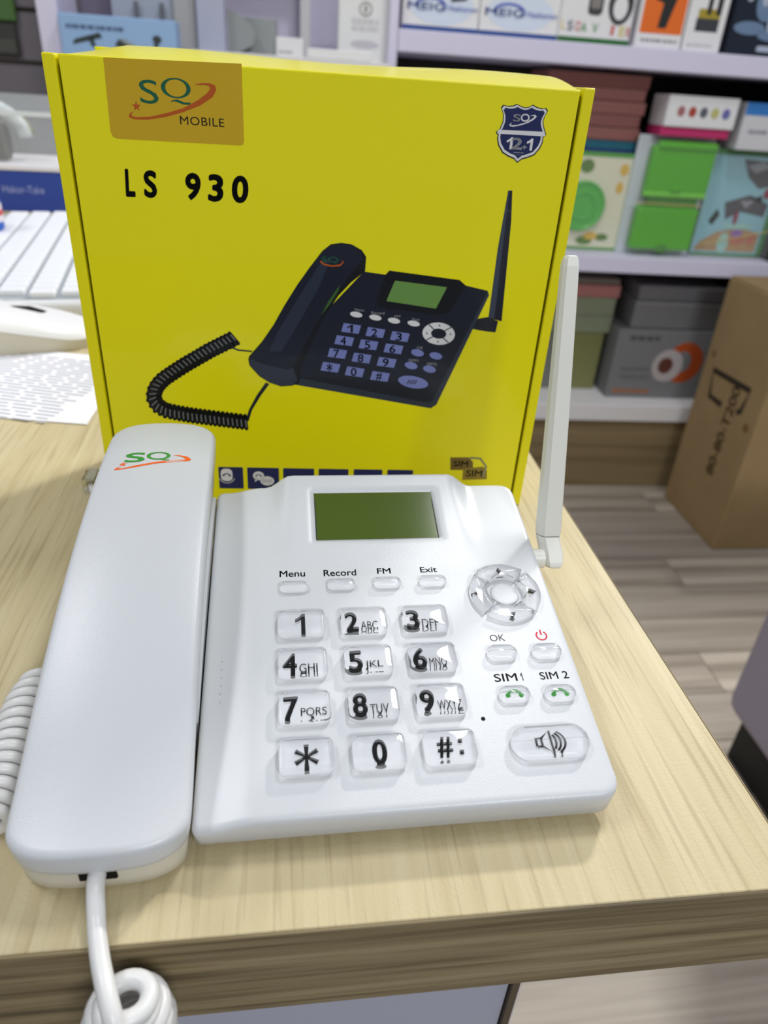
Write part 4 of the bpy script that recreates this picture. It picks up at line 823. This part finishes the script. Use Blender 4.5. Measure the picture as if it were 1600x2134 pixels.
sw_ = thing('side_display_shelf', 'pale shelf bay with lavender posts behind the top of the yellow box', 'shelf', sp(0, 0, FLOOR_Z), SY)
def s2(name, x0, x1, y0, y1, z0, z1, m_, bev=0.002): return box(name, x0, x1, y0, y1, z0-FLOOR_Z, z1-FLOOR_Z, m_, sw_, bev, 2)
s2('shelf_board', -1.165, -0.768, -0.10, 0.36, 0.190, 0.232, OFFW)
s2('post', -1.161, -1.105, 0, 0.04, 0.233, 1.0, mat('blue_grey_post', (172, 176, 196), 0.5))
s2('post', -1.21, -1.166, 0.02, 0.06, FLOOR_Z, 1.0, mat('pale_grey_post', (172, 172, 172), 0.5))
s2('back_panel', -1.165, -0.768, 0.361, 0.372, FLOOR_Z, 1.0, LAV)
s2('frame_strip', -0.955, -0.93, 0.30, 0.36, 0.233, 0.9, OFFW); s2('frame_strip', -1.10, -0.94, 0.30, 0.355, 0.385, 0.42, OFFW)
s2('door_panel', -1.335, -1.212, 0.03, 0.05, 0.10, 1.0, mat('pale_blue_panel', (168, 176, 190), 0.35))
for xx in (-1.283, -1.232):
    V, F = tube([(xx, .02, 0.31-FLOOR_Z), (xx, .02, 0.28-FLOOR_Z), (xx, .018, 0.262-FLOOR_Z)], .0045, 10); obj('hook', V, F, mat('grey_metal', (120, 122, 128), 0.35, metal=.6), sw_)
s2('side_board', -1.445, -1.406, -0.10, 0.04, -0.2, 1.0, LAV)
s2('low_board', -1.405, -1.17, -0.14, 0.02, 0.160, 0.190, LAV)
s2('rear_panel', -1.405, -1.336, 0.06, 0.07, 0.10, 1.0, mat('mauve_panel', (130, 122, 140), 0.6))
slw = thing('slatwall_panel', 'dark grey slatted wall panel at the upper left', 'panel', sp(0, 0, FLOOR_Z), SY)
SLM = mat('slatwall_grey', (124, 118, 124), 0.6); SLD = mat('slatwall_groove', (112, 104, 98), 0.7)
box('backing', -2.2, -1.45, 0.115, 0.125, 0, 2.0, SLD, slw)
s0 = box('slat', -2.2, -1.45, 0.10, 0.1148, 0, 0.088, SLM, slw, 0.002, 1); s0.location.z = 0.8
for i in range(1, 10):
    q_ = s0.copy(); COL.objects.link(q_); q_.parent = slw; q_.location.z = 0.8+(i-3)*0.096 if i != 3 else 0.8+7*0.096

# ---------------------------- goods
WC = (232, 231, 232)
def goods(name, label, key, depth, dy, rgb, prints=(), cat='box', z0=None, z1=None, group=None, x0=None, x1=None, rough=0.4, side=None):
    k = BG[key] if isinstance(key, str) else key
    a, b, c, d = k; a = a if x0 is None else x0; b = b if x1 is None else x1
    c = c if z0 is None else z0; d = d if z1 is None else z1
    t = thing(name, label, cat, sp((a+b)/2, dy, c), SY, group); w = b-a; h = d-c
    box('carton', -w/2, w/2, 0, depth, 0, h, mat('card_%d_%d_%d' % tuple(rgb), rgb, rough, 0.4), t, min(0.002, h*.1), 1)
    for i, (pn, polys, col) in enumerate(prints):
        pp = []
        for pl in polys:
            if isinstance(pl, tuple): pp.append(([(-w/2+u*w, v*h) for u, v in pl[0]], pl[1]))
            else: pp.append([(-w/2+u*w, v*h) for u, v in pl])
        decal(pn, pp, FR_FRONT, 0.0004+0.0002*i, mat('ink_%d_%d_%d' % tuple(col), col, 0.4, 0.4), t, 1.0)
    return t
def R(a, b, c, d): return [(a, c), (b, c), (b, d), (a, d)]
def smear(a, b, c, d, n):
    """a line of small unreadable print"""
    out = []; x = a
    while x < b:
        w = (b-a)/n*(0.5+random.random()); out.append(R(x, min(b, x+w*.8), c, d)); x += w
    return out
Z2 = SHZ[2]+.0005
bl_pr = lambda blob: [('pale_swirl', [ell(.5, .30, .42, .22, 24)], (214, 224, 240)), ('blue_foot', [R(0, 1, 0, .06)], (36, 72, 142)), ('black_device', [blob], (56, 62, 74)),
                      ('brand_ring', [ringpoly(ell(.36, .30, .20, .10, 24), ell(.36, .285, .17, .085, 24))], (70, 90, 190)),
                      ('lettering', [fit('MEIG', .06, .55, .24, .33, bold=.01), fit('Haakanon', .58, .97, .25, .32)], (58, 84, 178))]
goods('speaker_box', 'white and blue boxed gadget at the left end of the top shelf', 'upA', .12, .02, WC, bl_pr([(.55, 1), (.95, 1), (.82, .38), (.62, .35)]), z0=Z2, z1=Z2+.15)
goods('speaker_box', 'white and blue boxed gadget beside the watch box on the top shelf', 'upB', .12, .02, WC, bl_pr([(.55, 1), (1, 1), (1, .58), (.78, .55), (.62, .7)]), z0=Z2, z1=Z2+.15)
watch = [('green_foot', [R(0, 1, 0, .07)], (40, 104, 48)), ('picture', [[(.02, .62), (.28, .62), (.22, .8), (.08, .8)]], (110, 178, 190)), ('watch_case', [rrect(.36, .56, .36, .86, .06)], (66, 64, 66)), ('watch_face', [rrect(.39, .53, .44, .78, .04)], (132, 128, 124)),
         ('strap', [ringpoly(ell(.80, .52, .17, .26, 24), ell(.80, .48, .10, .16, 24)), R(.62, .98, .72, 1)], (62, 62, 66)), ('yellow_letter', [fit('L', .03, .08, .16, .28), fit('E', .84, .92, .12, .24)], (220, 200, 60)), ('green_letter', [fit('V', .46, .54, .14, .26), fit('A', .3, .38, .14, .26)], (70, 150, 70)), ('red_letter', [fit('R', .94, .99, .12, .24), fit('O', .22, .29, .15, .27), fit('I', .72, .76, .13, .25)], (206, 80, 70)), ('blue_letter', [fit('S', .11, .19, .15, .27)], (90, 96, 120))]
goods('smartwatch_box', 'white smartwatch box with a green foot and coloured letters on the top shelf', 'upC', .10, .015, WC, watch, z0=Z2, z1=Z2+.14)
goods('earphone_box', 'orange and white box with a big black earpiece picture', 'upD', .08, .02, WC, [('orange_panel', [R(.06, .96, .16, 1)], (232, 112, 40)), ('earpiece', [[(.10, 1), (.92, 1), (.74, .56), (.60, .22), (.42, .22), (.46, .48), (.25, .52), (.12, .70)]], (44, 42, 42)), ('small_print', smear(.12, .9, .07, .1, 6), (150, 150, 152))], z0=Z2, z1=Z2+.17)
goods('charger_box', 'white box with a black and yellow charger picture', 'upE', .08, .02, WC, [('device', [R(.22, .82, .22, .36)], (62, 64, 70)), ('yellow_part', [R(.24, .82, .36, .46)], (168, 150, 50)), ('prongs', [R(.44, .56, .40, .62), R(.68, .82, .40, .60)], (48, 46, 46)), ('small_print', smear(.1, .8, .06, .08, 6), (190, 190, 190))], z0=Z2, z1=Z2+.17)
goods('game_box', 'dark blue glossy box with a pale misty picture at the top right corner', 'upF', .08, .02, (34, 40, 54), [('mist', [ell(.5, .55, .18, .2, 16), ell(.3, .28, .26, .07, 16), ell(.7, .22, .25, .06, 16)], (110, 134, 164)), ('pale_shapes', [ell(.46, .62, .07, .12, 12), ell(.62, .35, .05, .10, 12), ell(.2, .58, .05, .04, 10), rrect(.5, .98, .05, .11, .03)], (176, 186, 204))], z0=Z2, z1=Z2+.18, rough=.2)
# middle board
Z1_ = SHZ[1]+.0005
redm = (156, 102, 97)
r0 = BG['red']; hz5 = (r0[3]-r0[2])/5
RL = ['lowest of the five stacked dull red boxes beside the yellow box', 'second from the bottom of the five stacked dull red boxes', 'middle one of the five stacked dull red boxes', 'second from the top of the five stacked dull red boxes', 'topmost of the five stacked dull red boxes under the upper board']
goods('flat_set_box', 'upright blue box behind the cream blister pack', 'blue', .16, .10, (44, 66, 128), [('teal_stripe', [R(0, 1, .93, 1)], (40, 110, 130)), ('green_side', [R(.86, 1, .1, .55)], (66, 128, 60))], z0=Z1_, z1=r0[2]-.001)
for i in range(5):
    goods('red_box', RL[i], 'red', .16, .10+(i % 2)*.004, redm if i % 2 else (164, 109, 103), [('edge_line', [R(0, 1, .86, .94)], (178, 128, 120))], z0=r0[2]+i*hz5, z1=r0[2]+(i+1)*hz5-.0008, group='dull red boxes on the middle board', x0=r0[0]+(i % 3)*.004, x1=r0[1]+(.0, -.003, .002, -.002, .001)[i])
FILM2 = mat('clear_blister', (236, 244, 240), 0.06, 0.5, alpha=0.07)
def blister(name, label, key, dy, depth, rgb, z0):
    a, b, c, d = BG[key]; w, h = b-a, d-z0
    t = thing(name, label, 'toy set', sp((a+b)/2, dy, z0), SY)
    box('backing_card', -w/2, w/2, depth-.004, depth, 0, h, mat('card_%d_%d_%d' % rgb, rgb, .4), t)
    V = [(-w/2+.004, depth-.004, .004), (w/2-.004, depth-.004, .004), (w/2-.004, depth-.004, h-.004), (-w/2+.004, depth-.004, h-.004), (-w/2+.010, 0, .010), (w/2-.010, 0, .010), (w/2-.010, 0, h-.012), (-w/2+.010, 0, h-.012)]
    obj('clear_cover', V, [(4, 5, 6, 7), (0, 1, 5, 4), (1, 2, 6, 5), (2, 3, 7, 6), (3, 0, 4, 7)], FILM2, t)
    return t, w, h
GRT = mat('bright_green_plastic', (82, 176, 16), 0.28, 0.5); GR2 = mat('leaf_green_plastic', (84, 178, 70), 0.32, 0.5)
t, w, h = blister('blister_pack', 'cream blister pack with a round green lid beside the yellow box', 'cream', .045, .04, (226, 222, 196), Z1_)
V, F = lathe([(.058, 0), (.058, .010), (.054, .012), (.050, .009), (.034, .009), (.032, .011), (.029, .011), (.027, .009)], 36)
q_ = obj('round_lid', V, F, GR2, t, (-.024, .034, h*.46), (math.pi/2, 0, 0))
def face(name, polys, rgb, t, w, h, y, k=0):
    o_ = decal(name, [[(-w/2+u*w, v*h) for u, v in pl] for pl in polys], (Vector((0, y-.0004*(k+1), 0)), Vector((1, 0, 0)), Vector((0, 0, 1)), Vector((0, -1, 0))), 0, mat('ink_%d_%d_%d' % rgb, rgb, .4), t, 1.0)
    return o_
face('green_frame', [R(0, 1, .955, 1), R(0, 1, 0, .03), R(.97, 1, 0, 1)], (86, 160, 66), t, w, h, .036)
face('leaf_pictures', [ell(.50, .10, .12, .05, 12), ell(.74, .14, .10, .04, 12), ell(.36, .86, .10, .07, 12)], (92, 128, 52), t, w, h, .036, 1)
face('fruit_pictures', [ell(.58, .15, .10, .04, 12), ell(.88, .84, .06, .06, 12), ell(.86, .66, .05, .06, 12)], (222, 180, 70), t, w, h, .036, 2)
t, w, h = blister('blister_pack', 'clear blister pack with a bright green hinged plastic case', 'green', .03, .05, (206, 212, 220), Z1_)
gx = 0.006
bmobj('case_lid', boxbm(-w*.38+gx, w*.44+gx, .012, .042, h*.50, h*.93, .008, 3), GRT, t); bmobj('case_tray', boxbm(-w*.42+gx, w*.40+gx, .008, .042, h*.05, h*.43, .008, 3), GRT, t)
bmobj('carry_handle', boxbm(-w*.34+gx, w*.42+gx, .006, .03, h*.90, h*.965, .006, 3), GRT, t); bmobj('hinge', boxbm(-w*.30+gx, w*.36+gx, .016, .04, h*.41, h*.52, .004, 2), mat('deep_green_plastic', (66, 134, 38), .35), t)
bmobj('clasp', boxbm(-.012+gx, .014+gx, .006, .014, h*.555, h*.61, .003, 2), GRT, t); bmobj('catch', boxbm(-.012+gx, .012+gx, .004, .012, h*.03, h*.10, .003, 2), mat('deep_green_plastic', (66, 134, 38)), t)
bmobj('rim', boxbm(-w*.40+gx, w*.43+gx, .010, .016, h*.51, h*.555, .003, 2), mat('light_green_plastic', (122, 204, 66), .3), t)
V, F = tube([(-w*.44, .006, h*.455), (w*.42, .006, h*.452)], .0016, 8); obj('rubber_band', V, F, mat('tan_band', (190, 170, 90), .5), t)
t, w, h = blister('blister_pack', 'clear blister pack with a many-coloured picture card beside the green case', 'game', .03, .05, (150, 196, 208), Z1_)
face('green_frame', [R(0, 1, .95, 1), R(.93, 1, 0, 1), R(0, 1, 0, .03)], (84, 140, 84), t, w, h, .046)
face('dark_shapes', [[(.40, .92), (.92, .90), (.92, .70), (.70, .66), (.52, .76)], [(.30, .52), (.62, .60), (.90, .52), (.88, .40), (.55, .44), (.36, .36)]], (88, 84, 90), t, w, h, .046, 1)
face('dark_spots', [[(.14, .34), (.22, .46), (.27, .40), (.20, .30)], [(.62, .56), (.78, .60), (.80, .53)]], (34, 36, 36), t, w, h, .046, 2)
face('pale_patch', [[(.46, .86), (.60, .80), (.80, .86), (.66, .90)], [(.50, .54), (.70, .55), (.60, .47)]], (150, 150, 158), t, w, h, .046, 2)
face('sand_ground', [[(.02, .05), (.9, .05), (.9, .24), (.6, .28), (.3, .24), (.1, .14)]], (180, 146, 106), t, w, h, .046, 1)
face('colour_shapes', [ell(.60, .17, .12, .05, 12), ell(.80, .18, .06, .06, 12)], (196, 120, 100), t, w, h, .046, 3); face('pale_shapes', [ell(.42, .13, .08, .10, 12), ell(.56, .30, .22, .03, 12)], (164, 206, 196), t, w, h, .046, 2)
face('red_shapes', [ell(.50, .38, .03, .07, 10), ell(.84, .62, .05, .05, 10)], (150, 46, 70), t, w, h, .046, 4); face('violet_shapes', [ell(.58, .23, .08, .04, 10)], (148, 114, 176), t, w, h, .046, 4)
V, F = tube([(-w*.46, .006, h*.14), (w*.48, .006, h*.30)], .0016, 8); obj('rubber_band', V, F, MATS['tan_band'], t)
gt = BG['green'][3]; pk = BG['pink']; ic = BG['icons']; wb_ = BG['wblue']
goods('pink_case', 'flat magenta case on top of the green blister pack', 'pink', .08, .035, (196, 54, 110), z0=gt+.0006, z1=gt+.020, cat='case', rough=.25)
goods('icon_box', 'white box with a row of five small round pictures', 'icons', .09, .03, WC, [('round_icon', [ell(.20, .50, .055, .17, 16)], (168, 110, 110)), ('round_icon', [ell(.36, .50, .055, .17, 16)], (176, 70, 62)), ('round_icon', [ell(.52, .50, .055, .17, 16)], (96, 98, 112)), ('round_icon', [ell(.68, .50, .055, .17, 16)], (196, 192, 120)), ('round_icon', [ell(.84, .50, .055, .17, 16)], (110, 110, 176))], z0=gt+.0206, z1=gt+.085)
gm = BG['game'][3]
goods('grey_white_box', 'pale grey box with a blue glossy top above the coloured picture pack', 'wblue', .09, .035, (214, 214, 218), [('blue_band', [R(0, 1, .74, 1)], (60, 130, 206)), ('small_print', smear(.12, .42, .36, .44, 4), (150, 150, 160))], z0=gm+.0006, z1=wb_[3])
# lower board
Z0_ = SHZ[0]+.0005
goods('olive_box', 'dull olive box standing on the lowest board behind the antenna', 'lo', .18, .12, (128, 130, 84), [('grey_side', [R(0, .45, 0, 1)], (120, 122, 116))], z0=Z0_, z1=BG['lo'][3])
goods('sage_box', 'grey green box on top of the olive box', 'lg', .18, .12, (140, 148, 122), [('fold_line', [R(0, 1, .48, .52)], (118, 126, 104))], z0=BG['lo'][3]+.0008, z1=BG['lg'][3])
goods('rose_box', 'dull pink flat box on top of the grey green box', 'lp', .18, .12, (178, 120, 116), z0=BG['lg'][3]+.0008, z1=BG['lp'][3])
goods('pale_box', 'thin pale grey box topmost on the left stack of the lowest board', 'lw', .18, .125, (150, 144, 136), z0=BG['lp'][3]+.0008, z1=BG['lw'][3])
g3 = BG['g3']
goods('robot_box', 'large grey box with an orange ring and white camera picture on the lowest board', 'g3', .22, .06, (122, 122, 124), [('orange_ring', [ringpoly(ell(.72, .55, .19, .30, 32), ell(.70, .56, .09, .16, 32))], (176, 78, 36)), ('camera_body', [ell(.56, .50, .155, .24, 28)], (178, 172, 172)), ('camera_lens', [ell(.54, .50, .075, .12, 24)], (96, 58, 48)), ('dark_lettering', smear(.12, .42, .86, .92, 4), (84, 84, 86)), ('grey_lettering', smear(.10, .38, .42, .46, 4)+smear(.10, .40, .30, .34, 4), (106, 106, 108)), ('orange_lettering', smear(.06, .44, .08, .13, 7), (168, 104, 58))], z0=Z0_, z1=g3[3])
goods('grey_box', 'wide grey box resting on the large grey box, lower of two', 'g2', .2, .08, (128, 128, 130), [('tape_line', [R(0, 1, .90, .95)], (160, 160, 164))], z0=g3[3]+.0008, z1=BG['g2'][3])
goods('grey_box', 'wide grey box topmost of the grey stack on the lowest board', 'g1', .2, .085, (120, 120, 124), z0=BG['g2'][3]+.0008, z1=BG['g1'][3])
# left bay
ZL = 0.2325
tl = goods('phone_box_white', 'tall white box with a small emblem standing left of the lavender upright', 'tall', .08, .03, (228, 228, 226), [('emblem', [ringpoly(ell(.52, .80, .13, .11, 18), ell(.52, .80, .10, .08, 18)), ell(.52, .80, .035, .06, 12)], (150, 148, 146)), ('small_print', smear(.26, .78, .58, .66, 5)+smear(.26, .78, .48, .55, 5), (204, 202, 204)), ('picture', [ell(.52, .28, .28, .06, 18)], (196, 194, 200))], z0=ZL, z1=.352)
goods('small_white_box', 'small white box beside the grey display box', 'small', .05, .06, (232, 230, 230), [('small_print', smear(.1, .6, .2, .34, 4), (176, 174, 176))], z0=ZL, z1=BG['small'][3])
gd = BG['greyd']
goods('grey_display_box', 'upright grey box in the pale shelf bay', 'greyd', .06, .07, (150, 154, 154), z0=ZL, z1=gd[3])
fan = thing('grey_round_stand', 'grey flared stand beside the blue grey post', 'stand', sp(-1.062, .03, ZL), SY)
prf = [(-.040, .002), (-.040, .078), (-.012, .068), (.010, .052), (.018, .034), (.012, .018), (-.01, .006)]
V = [(x, 0, z) for x, z in prf]+[(x, .02, z) for x, z in prf]; n_ = len(prf)
obj('body', V, [tuple(range(n_))[::-1], tuple(range(n_, 2*n_))]+[(i, (i+1) % n_, n_+(i+1) % n_, n_+i) for i in range(n_)], mat('stand_grey', (146, 150, 150), .5), fan)
box('foot', -.03, .012, 0, .02, 0, .003, mat('stand_foot', (190, 190, 188), .5), fan)
goods('white_flat_box', 'flat white box at the front of the pale bay just above the yellow box', 'white2', .08, -.095, (238, 238, 240), z0=ZL, z1=BG['white2'][3]+.003)
bc = BG['bluecam']
goods('camera_box', 'pale blue box with three dark camera pictures above the yellow box', 'bluecam', .05, -.125, (150, 182, 222), [('lettering', smear(.06, .55, .72, .80, 10), (84, 104, 140)), ('camera_picture', [[(.10, .42), (.12, .52), (.34, .68), (.36, .58)], [(.24, .55), (.28, .58), (.30, .40), (.26, .40)]], (56, 66, 66)), ('camera_picture', [[(.46, .46), (.50, .58), (.60, .44), (.56, .32)], ell(.83, .62, .04, .08, 12), [(.80, .55), (.84, .55), (.83, .38), (.80, .38)]], (60, 66, 66)), ('camera_highlight', [[(.50, .58), (.54, .60), (.64, .48), (.60, .44)]], (150, 160, 164))], z0=.1905, z1=bc[3])
gp = thing('green_packet', 'green packet hanging on the slatted panel at the top left corner', 'packet', sp(-1.60, .085, .262), SY)
box('pouch', -.045, .055, 0, .012, 0, .12, mat('packet_green', (82, 118, 62), .45), gp, .002, 1); box('header_strip', -.045, .055, .003, .009, .1202, .135, mat('packet_dark', (46, 46, 44), .5), gp)
dp = thing('dark_packet', 'dark packet hanging below the green packet at the top left', 'packet', sp(-1.595, .085, .20), SY)
box('pouch', -.045, .045, 0, .012, 0, .058, mat('packet_charcoal', (66, 66, 62), .5), dp, .002, 1); box('label_strip', -.04, .04, -.0008, -.0002, .006, .03, mat('packet_label', (84, 86, 80), .5), dp)

# ------------------------------------------------------------------ brown carton on the floor
BR = mat('brown_carton', (162, 137, 99), 0.75, 0.2, var=0.08, vscale=9); BRD = mat('carton_stain', (128, 96, 58), .8); INKB = mat('carton_ink', (52, 42, 30), .8)
ct = thing('carton', 'brown cardboard carton with a black printed mark standing on the floor by the shelf', 'carton', (0.944, 1.325, FLOOR_Z), 0)
CH, CDp, CWd = 0.635, 0.282, 0.42
box('body', 0, CWd, 0, CDp, 0, CH, BR, ct, .004, 2)
box('top_flap', 0.002, CWd-.002, 0.002, CDp/2-.001, CH+.0003, CH+.004, BR, ct, .001, 1); box('top_flap', 0.002, CWd-.002, CDp/2+.001, CDp-.002, CH+.0003, CH+.004, BR, ct, .001, 1)
FR_LEFT = (Vector((0, CDp, 0)), Vector((0, -1, 0)), Vector((0, 0, 1)), Vector((-1, 0, 0)))
def cl(name, polys, m_, k=1): return decal(name, polys, FR_LEFT, 0.0003*k, m_, ct, 1.0)
cl('printed_frame', [line([(.128, .344), (.066, .345), (.050, .410), (.218, .418), (.207, .358), (.192, .354)], .016)], INKB)
def upword(s, x0, x1, z0, z1):
    """lettering that reads upwards"""
    vs, fs = glyphs(s, .01); ax, bx_ = min(v[0] for v in vs), max(v[0] for v in vs); ay, by_ = min(v[1] for v in vs), max(v[1] for v in vs)
    return [(x1-(v[1]-ay)/(by_-ay)*(x1-x0), z0+(v[0]-ax)/(bx_-ax)*(z1-z0)) for v in vs], fs
cl('printed_number', [upword('80-80-T200', .150, .183, .165, .408)], mat('faded_carton_ink', (84, 68, 46), .8))
cl('stain', [ell(.030, .446, .010, .010, 12)], BRD); cl('stain', [ell(.247, .333, .012, .012, 12)], BRD)

# ------------------------------------------------------------------ lavender cabinet at the right border
cbn = thing('lavender_cabinet', 'lavender grey rounded cabinet at the right border above a base painted shadow black', 'cabinet', (0.592, 0.30, FLOOR_Z), 0)
bmobj('body', boxbm(0, .5, 0, .41, .10, .62, .03, 4), mat('lavender_grey_paint', (150, 144, 160), .5), cbn)
box('base', .03, .48, .02, .38, 0, .0995, mat('shadow_black_base', (22, 22, 22), .6), cbn)  # base coloured black to stand in for the shadow beneath the cabinet
